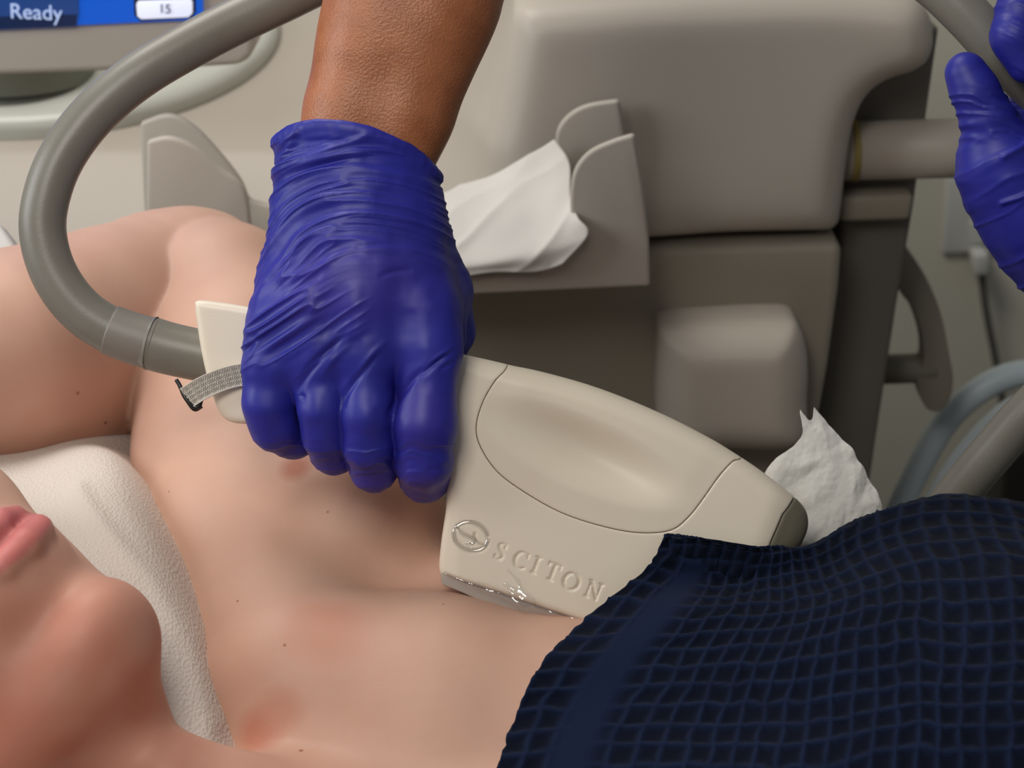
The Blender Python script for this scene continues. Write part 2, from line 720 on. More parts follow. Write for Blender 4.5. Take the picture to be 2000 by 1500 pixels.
dr = 0.168
dc = YW(95, 66, PY + 0.14 + dr)
DSL = (dc[2] - YW(95, 262, PY + 0.14)[2]) / dr


def console_cover():
    h = 0.0045
    f = Field(np.arange(-0.62, 0.30, h), np.arange(PY - 0.03, PY + 0.66, h), np.arange(0.86, 1.42, h))
    X, Y, Z = f.grid()
    # pod
    pod = outline([(1005, 30), (1080, 12), (1500, -12), (1700, -8), (1800, 10), (1834, 60), (1832, 120), (1800, 152), (1740, 172),
                   (1700, 205), (1676, 260), (1664, 330), (1655, 400), (1647, 468), (1270, 478), (1000, 486), (960, 300)], PY)
    pw = catmull(pod[:14], 80)
    pw = np.concatenate([pw, pod[14:]])
    d2 = poly_sd(X[:, :, 0][:, :, None] * np.ones_like(Z), Z * np.ones_like(X), sdf2(pw)).astype(np.float32)
    r = 0.022
    T = 0.14
    qy = np.abs(Y - (PY + T)) - T + r
    qx = d2 + r
    podd = np.sqrt(np.maximum(qx, 0) ** 2 + np.maximum(qy, 0) ** 2) + np.minimum(np.maximum(qx, qy), 0) - r
    # sloping deck to the left
    z0 = YW(700, 520, PY + 0.045)[2]
    za = YW(700, 545, PY + 0.045)[2]
    zm = YW(700, 292, PY + 0.13)[2]
    zb = zm + 0.5 * DSL
    prof = np.array([(PY + 0.045, 0.80), (PY + 0.045, za), (PY + 0.13, zm), (PY + 0.63, zb), (PY + 0.63, 0.80)])
    dp = poly_sd(Y * np.ones_like(Z), Z * np.ones_like(Y), prof)
    xr = YW(1120, 400, PY)[0]
    dx = np.maximum(X - xr, -0.60 - X)
    rr = 0.03
    q1, q2 = dp + rr, dx + rr
    deck = np.sqrt(np.maximum(q1, 0) ** 2 + np.maximum(q2, 0) ** 2) + np.minimum(np.maximum(q1, q2), 0) - rr
    d = smin(podd, deck.astype(np.float32), 0.13)
    d = smax(d, ((YW(1300, 474, PY)[2] + (X - 0.03) * 0.0 - 0.30 * (1 - sst(-0.06, 0.0, X)) - Z) * np.ones_like(d)).astype(np.float32), 0.006)
    f.F[:] = d
    return f.mesh(2)


V, Qd = console_cover()
px_obj('upper_cover', V, Qd, M['machine'], console, world=True)

# lower front panel (right) with a recessed body behind it
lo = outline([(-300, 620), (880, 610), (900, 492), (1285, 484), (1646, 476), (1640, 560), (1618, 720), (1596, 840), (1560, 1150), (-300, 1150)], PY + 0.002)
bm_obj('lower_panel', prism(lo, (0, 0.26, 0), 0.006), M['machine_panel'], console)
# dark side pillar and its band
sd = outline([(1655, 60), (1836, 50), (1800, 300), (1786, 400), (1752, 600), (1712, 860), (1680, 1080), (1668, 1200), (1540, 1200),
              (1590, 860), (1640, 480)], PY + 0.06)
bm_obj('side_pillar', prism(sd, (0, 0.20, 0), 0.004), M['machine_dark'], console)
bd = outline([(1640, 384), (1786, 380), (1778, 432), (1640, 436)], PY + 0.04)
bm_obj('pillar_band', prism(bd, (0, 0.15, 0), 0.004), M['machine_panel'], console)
# plinth down to the floor
pz = YW(1300, 1140, PY)[2]
bm_obj('plinth', rbox((-0.55, PY + 0.04, 0.0), (0.17, PY + 0.33, pz + 0.01), 0.02), M['machine_panel'], console)
# rounded knee bumper on the lower panel
bo = outline([(1290, 690), (1310, 664), (1400, 656), (1540, 652), (1572, 668), (1588, 720), (1588, 800), (1570, 900), (1420, 905),
              (1300, 900)], PY - 0.05)
fb = Field.box((0.02, PY - 0.055, 0.78), (0.20, PY + 0.02, 0.96), 0.0025)
Xf, Yf, Zf = fb.grid()
db = poly_sd(Xf[:, :, 0][:, :, None] * np.ones_like(Zf), Zf * np.ones_like(Xf), [(p[0], p[2]) for p in catmull(bo, 60, True)])
q1, q2 = db + 0.024, np.abs(Yf - (PY - 0.01)) - 0.036 + 0.024
fb.F[:] = np.sqrt(np.maximum(q1, 0) ** 2 + np.maximum(q2, 0) ** 2) + np.minimum(np.maximum(q1, q2), 0) - 0.024
V, Qd = fb.mesh(1)
px_obj('bumper', V, Qd, M['machine'], console, world=True)
# horizontal post on the right with its yellowed collar
p0, p1 = YW(1640, 295, PY + 0.05), YW(2080, 284, PY + 0.05)
rp = 57 * U * (np.linalg.norm(p0 - CAM) / D0)
V, Fc = tube([p0, p1], rp, 32)
me_obj('support_post', V, Fc, M['machine'], console).data.polygons[-1].use_smooth = False
pa = p0 + (p1 - p0) * 0.045
V, Fc = tube([pa, pa + (p1 - p0) * 0.03], rp * 1.035, 32)
me_obj('post_collar', V, Fc, M['yellow'], console)


# cradle: front plate, rear plate, floor of the trough
def plate(name, pts, Y, thick, bev):
    return bm_obj(name, prism(outline(pts, Y), (0, thick, 0), bev, 3), M['machine'], console)


CY = PY - 0.075
ear_r = catmull([(1118, 455), (1114, 392), (1122, 335), (1150, 298), (1195, 276), (1240, 262)], 24)
ear_l = catmull([(286, 276), (330, 268), (378, 286), (430, 330), (468, 358), (484, 392), (492, 470)], 24)
front = np.concatenate([[(284, 600)], ear_l, [(520, 530), (700, 545), (1050, 535), (1095, 500)], ear_r,
                        [(1256, 360), (1268, 470), (1270, 560), (900, 577), (284, 604)]])[1:]
plate('cradle_front', front, CY, 0.006, 0.0022)
ear_r2 = catmull([(1108, 340), (1086, 280), (1098, 238), (1140, 208), (1210, 195)], 24)
ear_l2 = catmull([(273, 240), (330, 224), (380, 248), (430, 300), (470, 352), (486, 390)], 24)
rear = np.concatenate([ear_l2, [(520, 400), (1000, 380), (1090, 370)], ear_r2, [(1222, 262), (1240, 470), (284, 480)]])
plate('cradle_rear', rear, CY + 0.060, 0.006, 0.0022)
fl = YW(900, 560, CY)[2]
xl, xr = YW(290, 590, CY)[0], YW(1268, 560, CY)[0]
bm_obj('cradle_floor', rbox((xl, CY + 0.004, fl - 0.0), (xr, PY + 0.06, fl + 0.008), 0.002), M['machine'], console)
zt = YW(480, 470, CY)[2]
for xe in (xl + 0.002, xr - 0.008):
    bm_obj('cradle_end', rbox((xe, CY + 0.004, fl), (xe + 0.006, CY + 0.078, zt), 0.0015), M['machine'], console)

# crescent hook plate and peg at the right, behind the pillar
hk = [(1760, 480), (1786, 506), (1812, 548), (1838, 612), (1854, 690), (1862, 740), (1856, 780), (1838, 803), (1812, 800), (1796, 770),
      (1790, 735), (1804, 700), (1800, 655), (1780, 600), (1755, 560)]
HY = PY + 0.15
bm_obj('hose_hook', prism(outline(catmull(hk, 60, True), HY), (0, 0.02, 0), 0.004), M['machine_panel'], console)
a, b = YW(1700, 722, HY + 0.01), YW(1826, 718, HY + 0.01)
V, Fc = tube([a, b], 29 * U * np.linalg.norm(a - CAM) / D0, 24)
me_obj('hook_peg', V, Fc, M['machine_panel'], console)

# ------------------------------------------------------------------ monitor on its swivel disc
MY = PY + 0.02
mc = YW(150, 120, MY)
mon = thing('touch_monitor', 'beige touchscreen monitor showing a blue page, on a swivel disc atop the machine', 'monitor',
            (mc[0], MY, mc[2]))
s = np.linalg.norm(mc - CAM) / D0 * U     # metres per pixel there


def mloc(px, py, dy=0.0):
    return YW(px, py, MY + dy)


bz = [mloc(x, y) for x, y in [(-620, -700), (470, -720), (494, -690), (498, 70), (494, 108), (470, 128), (380, 134), (-620, 170)]]
bm_obj('bezel', prism(bz, (0, 0.045, 0), 0.010, 4), M['machine'], mon)
sc = [mloc(x, y, -0.003) for x, y in [(-600, -640), (392, -660), (396, 38), (-600, 84)]]
scr = bm_obj('screen', prism(sc, (0, 0.004, 0), 0.0), M['screen'], mon)
bt = [mloc(x, y, -0.0045) for x, y in [(-240, -60), (148, -70), (152, -50), (154, 30), (149, 52), (-240, 68)]]
btn = bm_obj('status_button', prism(bt, (0, 0.002, 0), 0.0007), M['button'], scr)
b2 = [mloc(x, y, -0.0047) for x, y in [(-240, 40), (150, 28), (149, 51), (-240, 66)]]
bm_obj('button_shade', prism(b2, (0, 0.001, 0), 0), M['button_lo'], scr)
fr = [mloc(x, y, -0.0040) for x, y in [(260, -40), (380, -44), (382, 24), (374, 36), (274, 42), (262, 30)]]
bm_obj('field_frame', prism(fr, (0, 0.002, 0), 0.0005), M['frame_dark'], scr)
fd = [mloc(x, y, -0.0052) for x, y in [(270, 2), (372, -2), (376, 4), (376, 26), (368, 34), (276, 38), (268, 32), (266, 8)]]
bm_obj('value_field', prism(fd, (0, 0.002, 0), 0.0005), M['field'], scr)


def text_obj(name, body, size, loc, m, parent, depth=0.0004):
    cu = bpy.data.curves.new(name, 'FONT')
    cu.body = body
    cu.size = size
    cu.extrude = depth
    cu.align_x = 'CENTER'
    cu.align_y = 'CENTER'
    t = bpy.data.objects.new(name, cu)
    COL.objects.link(t)
    bpy.context.view_layer.update()
    me = bpy.data.meshes.new_from_object(t.evaluated_get(bpy.context.evaluated_depsgraph_get()))
    bpy.data.objects.remove(t)
    o = bpy.data.objects.new(name, me)
    COL.objects.link(o)
    me.materials.clear()
    me.materials.append(m)
    o.rotation_euler = (math.pi / 2, math.radians(2.5), 0)
    o.location = tuple(map(float, loc))
    bpy.context.view_layer.update()
    w = o.matrix_world.copy()
    o.parent = parent
    o.matrix_parent_inverse = parent.matrix_world.inverted()
    return o


bpy.context.view_layer.update()
text_obj('status_lettering', 'Ready', 40 * s, mloc(70, 25, -0.0052), M['text_light'], scr)
text_obj('value_lettering', '15', 24 * s, mloc(322, 18, -0.0058), M['text_dark'], scr)
# swivel disc: pale ring, grey hub
disc = bmesh.new()
rings = [(0.0, 0.008), (dr - 0.012, 0.008), (dr - 0.004, 0.006), (dr, 0.001), (dr, -0.006), (dr - 0.01, -0.012), (0.0, -0.012)]


def lathe(rings, c, n=64, axis='Z'):
    bm = bmesh.new()
    prev = None
    for r, z in rings:
        if r < 1e-6:
            cur = [bm.verts.new((c[0], c[1], c[2] + z))]
        else:
            cur = [bm.verts.new((c[0] + r * math.cos(2 * math.pi * i / n), c[1] + r * math.sin(2 * math.pi * i / n), c[2] + z)) for i in range(n)]
        if prev:
            for i in range(n):
                j = (i + 1) % n
                if len(prev) == 1:
                    bm.faces.new((prev[0], cur[j], cur[i]))
                elif len(cur) == 1:
                    bm.faces.new((prev[i], prev[j], cur[0]))
                else:
                    bm.faces.new((prev[i], prev[j], cur[j], cur[i]))
        prev = cur
    bmesh.ops.recalc_face_normals(bm, faces=bm.faces)
    return bm


disc.free()
dbm = lathe(rings, dc)
bmesh.ops.rotate(dbm, verts=dbm.verts, cent=Vector(dc), matrix=Matrix.Rotation(math.atan(DSL), 3, 'X'))
bm_obj('swivel_disc', dbm, M['pale'], mon)
bm_obj('swivel_hub', lathe([(0, 0.06), (0.05, 0.06), (0.055, 0.055), (0.057, 0.008), (0, 0.008)], np.array([YW(30, 200, PY + 0.22)[0], PY + 0.22, dc[2] - 0.086 * DSL - 0.004])),
       M['greyplate'], mon)

# ------------------------------------------------------------------ wall outlet, plug, cord
oy = WALL_Y - 0.006
oc = YW(1885, 430, oy)
outlet = thing('wall_outlet', 'white wall outlet plate with a plug in it, beside the gloved hand', 'outlet', oc)
pl = outline([(1850, 345), (1990, 338), (1986, 492), (1840, 497)], oy)
bm_obj('cover_plate', prism(pl, (0, 0.006, 0), 0.003), M['outlet'], outlet)
for sy in (390, 455):
    pr = outline([(1895, sy - 22), (1945, sy - 24), (1945, sy + 20), (1895, sy + 22)], oy - 0.003)
    bm_obj('receptacle', prism(pr, (0, 0.004, 0), 0.0015), M['outlet'], outlet)
pc = YW(1918, 512, oy - 0.02)
plug = thing('power_cord', 'grey power cord hanging from a pale plug below the outlet', 'cord', pc)
bm_obj('plug', prism(outline([(1902, 496), (1934, 494), (1934, 540), (1904, 542)], oy - 0.03), (0, 0.03, 0), 0.005), M['outlet'], plug)
cp = catmull([YW(x, y, oy - 0.016) for x, y in [(1918, 535), (1922, 580), (1932, 640), (1944, 700), (1960, 800), (1990, 1000), (2020, 1300)]], 40)
V, Fc = tube(cp, 0.0042, 12)
me_obj('cable', V, Fc, M['cord'], plug)

# dark cabinet at the right edge
cb0 = YW(1955, 985, 0.95)
cb = rbox((cb0[0], 0.95, 0.0), (cb0[0] + 0.6, 1.02, YW(1960, 880, 0.95)[2]), 0.006)
cabo = bm_obj('floor_cabinet', cb, M['cabinet'])
tag(cabo, 'dark low cabinet at the right, behind the grey hose', 'cabinet')

# two blue-grey hoses hanging behind
HB = 0.62
for lab, pts, r in (('blue grey hose, upper of two curving up behind the towel',
                     [(1690, 1200), (1738, 1040), (1786, 930), (1850, 820), (1930, 752), (2010, 728), (2120, 740), (2200, 830)], 0.0098),
                    ('blue grey hose, lower of two curving up behind the towel',
                     [(1720, 1240), (1800, 1050), (1862, 930), (1940, 836), (2010, 790), (2110, 780), (2180, 860)], 0.0105)):
    yy = HB if 'upper' in lab else HB - 0.04
    cpts = [YW(x, y, yy) for x, y in pts]
    cpts = [np.array([cpts[0][0] - 0.06, yy, 0.02]), np.array([cpts[0][0] - 0.03, yy, cpts[0][2] * 0.55])] + cpts
    e = cpts[-1]
    cpts += [np.array([e[0] + 0.03, yy, e[2] - 0.25]), np.array([e[0] + 0.01, yy, 0.03])]
    V, Fc = tube(catmull(cpts, 120), r, 20)
    o = me_obj('coiled_hose', V, Fc, M['bluehose'])
    tag(o, lab, 'hose', 'blue grey hoses behind the towel')

# ------------------------------------------------------------------ treatment bed
BEDZ = 0.745
bedc = np.array([0.15, -0.12, 0])
bed = thing('treatment_bed', 'treatment bed with a pale sheet under the patient', 'bed', (bedc[0], bedc[1], 0))
bm_obj('mattress', rbox((-0.42, -0.52, BEDZ - 0.09), (1.3, 0.20, BEDZ), 0.03, 4), M['bed'], bed)
bm_obj('bed_base', rbox((-0.2, -0.40, 0.10), (1.0, 0.08, BEDZ - 0.085), 0.02), M['cabinet'], bed)
bm_obj('bed_foot', rbox((-0.25, -0.45, 0.0), (1.05, 0.12, 0.11), 0.02), M['cabinet'], bed)

# ------------------------------------------------------------------ pillow
pc = [
    [(-420, 760, -960), (-150, 745, -960), (60, 740, -940), (230, 770, -900), (360, 900, -860)],
    [(-420, 860, -700), (-150, 850, -690), (40, 850, -680), (200, 860, -640), (330, 960, -620)],
    [(-420, 930, -460), (-150, 915, -440), (40, 912, -420), (215, 890, -400), (330, 1000, -420)],
    [(-420, 1010, -250), (-150, 990, -220), (60, 985, -190), (245, 985, -180), (370, 1090, -260)],
    [(-420, 1120, -40), (-150, 1090, 0), (90, 1080, 0), (300, 1130, -20), (420, 1230, -120)],
    [(-420, 1250, 120), (-150, 1230, 140), (130, 1220, 140), (345, 1280, 100), (450, 1370, 20)],
    [(-420, 1400, 260), (-150, 1400, 280), (150, 1380, 270), (372, 1410, 210), (480, 1490, 130)],
    [(-420, 1600, 420), (-150, 1600, 440), (150, 1580, 420), (420, 1590, 330), (520, 1640, 260)],
    [(-420, 1900, 560), (-150, 1900, 580), (150, 1880, 560), (440, 1860, 500), (540, 1880, 450)],
]
pc = [[Q(*p) for p in r] for r in pc]
G = surf(pc, 90, 140)
fold = 10 * np.exp(-((seg_d(*[G[..., i] for i in (0, 1)], np.array([Q(150, 960, -200)[:2], Q(300, 1130, -50)[:2], Q(372, 1260, 60)[:2], Q(420, 1420, 150)[:2]]))) / 16) ** 2)
G = G + fold[..., None] * WUP
V, Qd = shell(G, np.array([0, 1.0, -0.35]) * 300.0)
pil = px_obj('pillow', V, Qd, M['pillow'])
tag(pil, 'pillow in a white dotted cover under the head of the patient', 'pillow')

# folded white cloth at the far left behind the forearm
g = surf([[Q(*p) for p in r] for r in [
    [(-260, 395, -1180), (-120, 420, -1180), (-20, 428, -1180), (14, 455, -1170), (44, 500, -1160)],
    [(-260, 430, -1120), (-120, 445, -1120), (-20, 452, -1120), (18, 480, -1110), (50, 530, -1100)],
    [(-260, 640, -1090), (-120, 640, -1090), (-20, 640, -1090), (30, 640, -1090), (60, 640, -1090)]]], 24, 24)
V, Qd = shell(g, np.array([0, 8.0, -50.0]))
tag(px_obj('folded_sheet', V, Qd, M['sheet']), 'white folded sheet at the left edge, beyond the raised forearm', 'sheet')

# ------------------------------------------------------------------ patient
tc_ = [
    [(1308, 1110, 4), (1400, 1125, 4), (1500, 1140, 0), (1590, 1130, -120), (1690, 1090, -330), (1860, 1080, -430), (2060, 1100, -430), (2400, 1150, -430), (2880, 1210, -430)],
    [(1303, 1040, 16), (1405, 1052, 16), (1500, 1068, 14), (1575, 1066, -20), (1690, 1004, -150), (1850, 968, -220), (2030, 986, -230), (2400, 1060, -230), (2880, 1120, -230)],
    [(1262, 1110, 32), (1385, 1128, 36), (1500, 1124, 38), (1590, 1106, 40), (1700, 1060, -10), (1860, 1024, -60), (2050, 1032, -70), (2420, 1110, -60), (2900, 1170, -60)],
    [(1150, 1205, 100), (1340, 1196, 150), (1480, 1190, 160), (1600, 1176, 170), (1730, 1142, 160), (1880, 1112, 130), (2080, 1120, 120), (2440, 1190, 130), (2920, 1250, 130)],
    [(1060, 1292, 215), (1265, 1290, 230), (1430, 1285, 260), (1580, 1272, 280), (1730, 1246, 290), (1890, 1224, 280), (2100, 1234, 270), (2460, 1300, 280), (2940, 1360, 280)],
    [(1004, 1400, 290), (1210, 1395, 310), (1395, 1392, 350), (1560, 1382, 380), (1730, 1362, 400), (1900, 1346, 400), (2110, 1350, 400), (2480, 1420, 410), (2960, 1480, 410)],
    [(962, 1525, 380), (1170, 1515, 400), (1370, 1512, 450), (1550, 1505, 480), (1730, 1490, 500), (1910, 1480, 510), (2130, 1480, 510), (2500, 1540, 520), (2980, 1600, 520)],
    [(900, 1760, 480), (1130, 1750, 540), (1340, 1740, 590), (1540, 1735, 620), (1730, 1730, 640), (1920, 1720, 650), (2150, 1720, 650), (2520, 1780, 660), (3000, 1840, 660)],
]
NU, NV = 31, 20                    # waffle cells across and along
SUB = 10
tcq = [[Q(*p) for p in r] for r in tc_]
# depth of the towel over the body, so that the body stays under it
TG = surf(tcq, 260, 260)[36:]
ts = FPX / (FPX - TG[..., 2])
tx, ty = 1000 + (TG[..., 0] - 1000) * ts, 750 + (TG[..., 1] - 750) * ts
ZM = np.full((300, 300), 1e6)
cxi, cyi = ((tx - 800) / 8).astype(int), ((ty - 900) / 8).astype(int)
ok = (cxi >= 0) & (cxi < 300) & (cyi >= 0) & (cyi < 300)
edge = np.minimum(1, np.arange(260) / 30.0)[None, :] * np.ones((TG.shape[0], 1))
np.minimum.at(ZM, (cxi[ok], cyi[ok]), (TG[..., 2] - 16 - 40 * edge)[ok])
for _ in range(3):
    Zp = np.minimum.reduce([np.roll(ZM, d, a) for d in (-1, 1) for a in (0, 1)])
    ZM = np.where(ZM > 9e5, Zp, ZM)
hp = 7.5


def ax_(*segs):
    return np.concatenate([np.arange(a, b, h_) for a, b, h_ in segs])


f = Field(ax_((-900, -120, 15.0), (-120, 420, 6.5), (420, 1250, 13.0), (1250, 3000, 26.0)),
          ax_((150, 900, 13.0), (900, 1240, 6.5), (1240, 1650, 11.0), (1650, 2500, 26.0)),
          ax_((-1350, 250, 13.0), (250, 640, 7.0), (640, 1200, 26.0)))


def qc(pts, s=True):
    """limb points given as seen (px,py,z,r px as seen) -> working frame"""
    out = []
    for x, y, z, r in pts:
        k = (FPX - z) / FPX
        out.append((1000 + (x - 1000) * k, 750 + (y - 750) * k, z, r * k))
    return out


HC = np.array(Q(251, 1190, 470))        # chin
ud = np.array([0.86, 0.50, 0.06]); ud /= np.linalg.norm(ud)     # towards the feet
fw = np.array([0.40, -0.70, 0.60]); fw -= ud * (fw @ ud); fw /= np.linalg.norm(fw)
up = -ud
rt = np.cross(fw, up); rt /= np.linalg.norm(rt)
if rt[2] < 0:
    rt = -rt
HS = 4.86


def hd(r, u, fwd):
    return HC + HS * (rt * r + up * u + fw * fwd)


def hch(pts, k, ki=20):
    f.chain([tuple(hd(*p[:3])) + (p[3] * HS,) for p in pts], k, ki)


HAX = np.stack([rt, up, fw])


def hell(c, r, k, cut=False):
    f.ell(hd(*c), np.array(r) * HS, k, HAX, cut=cut)


def build_patient(f):
    # trunk
    a = math.atan2(ST, CT)
    ax = np.stack([np.array([1.0, 0, 0]), WUP, WFAR])
    f.ell(Q(1560, 1900, 200), (1050, 400, 700), 60, ax)
    f.ell(Q(2350, 1880, 250), (620, 390, 700), 150, ax)
    # chest and front fold of the armpit
    f.chain(qc([(590, 1345, -70, 205), (860, 1395, -40, 226), (1120, 1465, -40, 250), (1500, 1580, -20, 240)]), 45, 60)
    f.chain(qc([(560, 1670, 180, 180), (900, 1700, 110, 190), (1300, 1780, 120, 210)]), 160, 60)
    # shoulder blade side, behind the armpit
    f.chain(qc([(640, 1190, -330, 190), (900, 1270, -330, 200), (1300, 1400, -300, 220)]), 60, 40)
    # raised upper arm to the elbow
    f.chain(qc([(560, 1240, -230, 200), (530, 1060, -470, 232), (500, 900, -660, 232), (472, 740, -810, 212), (436, 610, -940, 172), (398, 536, -1090, 128)]), 55, 50)
    f.ell(Q(700, 1010, -350), (190, 170, 180), 80)
    # forearm folded back towards the head
    f.chain(qc([(388, 535, -1085, 128), (330, 575, -1040, 165), (215, 655, -890, 206), (90, 690, -760, 208), (0, 705, -660, 202), (-180, 735, -520, 178), (-420, 790, -380, 128),
                (-560, 830, -320, 105)]), 3, 50)
    # hand beside the head
    f.ell(Q(-660, 860, -280), (150, 115, 70), 50)
    for i in range(4):
        b = np.array(Q(-730 - i * 6, 800 + i * 44, -280))
        f.chain([tuple(b) + (44,), tuple(b + (-150 + abs(i - 1) * 18, 10 * i, 30)) + (40,), tuple(b + (-260 + abs(i - 1) * 30, 26 * i, 110)) + (34,)], 14, 10)
    b = np.array(Q(-620, 960, -250))
    f.chain([tuple(b) + (52,), tuple(b + (-70, 90, 40)) + (46,), tuple(b + (-150, 140, 90)) + (38,)], 30, 10)
    # near shoulder and upper arm, at the patient's side
    f.chain(qc([(560, 1900, 640, 230), (900, 2050, 800, 200), (1500, 2150, 820, 180)]), 120, 60)
    # neck
    hch([(0, 10, -104, 46), (0, -30, -116, 44), (6, -90, -134, 54)], 40, 30)
    f.chain(qc([(330, 1530, 330, 105), (470, 1590, 300, 110), (640, 1640, 250, 120)]), 70, 40)
    # head
    hell((0, 120, -95), (74, 92, 96), 30)
    hell((0, 58, -60), (54, 62, 52), 60)
    hell((0, 9, -20), (21, 17, 19), 55)
    for sgn in (-1, 1):
        hch([(sgn * 10, 5, -28, 17), (sgn * 34, 14, -58, 17), (sgn * 54, 36, -92, 16)], 50)
        hell((sgn * 37, 86, -44), (23, 26, 22), 60)
        hell((sgn * 33, 108, -24), (14, 9, 10), 22)
        hch([(sgn * 12, 124, -9, 7), (sgn * 34, 128, -18, 7), (sgn * 52, 122, -34, 7)], 60)
        hell((sgn * 76, 94, -98), (9, 30, 17), 30)
        hell((sgn * 10, 84, 1), (7, 6, 7), 14)
    hch([(0, 124, -6, 8), (0, 104, 5, 8), (0, 88, 14, 9)], 40)
    hch([(0, 20, -54, 34), (0, 30, -84, 44)], 90)
    hch([(0, 4, -30, 18), (0, -6, -64, 26), (0, -10, -100, 40)], 50)
    # mouth
    hell((0, 47, -18), (27, 22, 20), 50)
    hch([(-21, 48.5, -8, 2.5), (-12, 44.6, -1.5, 5.4), (0, 43.4, 1.5, 5.8), (12, 44.6, -1.5, 5.4), (21, 48.5, -8, 2.5)], 12, 8)
    hch([(-21, 50.5, -8, 2.2), (-11, 54.6, -1.5, 4.4), (-4, 56.0, 1.5, 4.6), (0, 55.0, 1.7, 4.4), (4, 56.0, 1.5, 4.6), (11, 54.6, -1.5, 4.4), (21, 50.5, -8, 2.2)], 2, 8)


build_patient(f)
for a_ in range(3):
    for e_ in (0, -1):
        sl_ = [slice(None)] * 3
        sl_[a_] = e_
        f.F[tuple(sl_)] = 5.0
X, Y, Z = f.grid()
for kz in range(f.F.shape[2]):
    zz = float(f.ax[2][kz])
    s = FPX / (FPX - zz)
    ix = ((1000 + (X[:, :, 0] - 1000) * s - 800) / 8)
    iy = ((750 + (Y[:, :, 0] - 750) * s - 900) / 8)
    i0, j0 = np.clip(ix, 0, 298).astype(int), np.clip(iy, 0, 298).astype(int)
    inside = (ix >= 0) & (iy >= 0) & (ix < 299) & (iy < 299)
    zt = np.where(inside, ZM[i0, j0], 1e6)
    f.F[:, :, kz] = np.maximum(f.F[:, :, kz], np.where(zt < 9e5, (zz - zt) * 0.8, -1e3))
V, Qd = f.mesh(3)
del f
Lh = (V - HC) / HS
lr, lu, lf = Lh @ rt, Lh @ up, Lh @ fw
mouth = 42.5 + 0 * lr
lipw = np.exp(-(np.abs(lr) / 21.5) ** 6)
lip = lipw * sst(38.6 + 4.5 * (np.abs(lr) / 21) ** 2, 40.6 + 4.5 * (np.abs(lr) / 21) ** 2, lu) * (1 - sst(58.4 - np.abs(lr) * 0.24, 60.0 - np.abs(lr) * 0.24, lu)) * (lf > -16) * (lf < 14)
VQ = V
s_ = FPX / (FPX - V[:, 2])
sx, sy = 1000 + (V[:, 0] - 1000) * s_, 750 + (V[:, 1] - 750) * s_


def blob(x, y, z, r, a):
    c = np.array(Q(x, y, z))
    return a * np.exp(-(((V - c) ** 2).sum(1)) / r ** 2)


red = np.zeros(len(V))
for b in [(500, 1440, 20, 60, 0.9), (545, 1395, 60, 60, 0.4), (640, 1230, 60, 90, 0.3), (270, 1200, 470, 110, 0.45), (330, 1300, 430, 150, 0.6), (100, 1420, 560, 330, 0.85),
          (560, 910, -450, 50, 0.6), (60, 790, -560, 170, 0.35), (250, 1380, 450, 160, 0.5)]:
    red = np.maximum(red, blob(*b))
red *= 0.75 + 0.5 * vnoise(V[:, 0] / 60, V[:, 1] / 60, V[:, 2] / 60, 3)
person = px_obj('person', V, Qd, M['skin'], None, {'lip': lip, 'red': np.clip(red, 0, 1), 'mole': np.zeros(len(V))})
tag(person, 'fair-skinned person lying on the back with one arm raised overhead, under a navy towel', 'person')
print('patient', len(V))
from mathutils.bvhtree import BVHTree
bv = BVHTree.FromPolygons([tuple(p) for p in W(V)], [tuple(map(int, q)) for q in Qd])


def skin_spots(m, spots):
    nt = m.node_tree
    N, L = nt.nodes, nt.links
    b = N['Principled BSDF']
    src = b.inputs['Base Color'].links[0].from_socket
    tc = N.new('ShaderNodeTexCoord')
    for px, py, r, col in spots:
        d = Vector(R_ * (px - 1000) / FPX - UP_ * (py - 750) / FPX - BK_).normalized()
        hit = bv.ray_cast(Vector(CAM), d)[0]
        if hit is None:
            continue
        vd, mr, mx = N.new('ShaderNodeVectorMath'), N.new('ShaderNodeMapRange'), N.new('ShaderNodeMix')
        vd.operation = 'DISTANCE'
        L.new(tc.outputs['Object'], vd.inputs[0])
        vd.inputs[1].default_value = hit
        L.new(vd.outputs['Value'], mr.inputs[0])
        mr.inputs[1].default_value = r * 0.35
        mr.inputs[2].default_value = r
        mr.inputs[3].default_value = 0.85
        mr.inputs[4].default_value = 0.0
        mx.data_type = 'RGBA'
        L.new(mr.outputs[0], mx.inputs[0])
        L.new(src, mx.inputs[6])
        mx.inputs[7].default_value = lin(col)
        src = mx.outputs[2]
    L.new(src, b.inputs['Base Color'])


skin_spots(M['skin'], [(206, 826, 0.0012, (110, 62, 36)), (152, 768, 0.0012, (150, 95, 70)), (464, 1174, 0.0008, (130, 85, 55)), (556, 1260, 0.0009, (135, 85, 60)),
                       (588, 1466, 0.0012, (140, 78, 50)), (505, 1432, 0.013, (186, 120, 98)), (548, 1390, 0.012, (194, 138, 116)), (640, 1228, 0.020, (200, 146, 124)), (578, 912, 0.009, (176, 104, 78)), (640, 1000, 0.0007, (140, 95, 70)), (330, 960, 0.0007, (150, 100, 78)), (866, 1180, 0.0007, (150, 95, 70))])
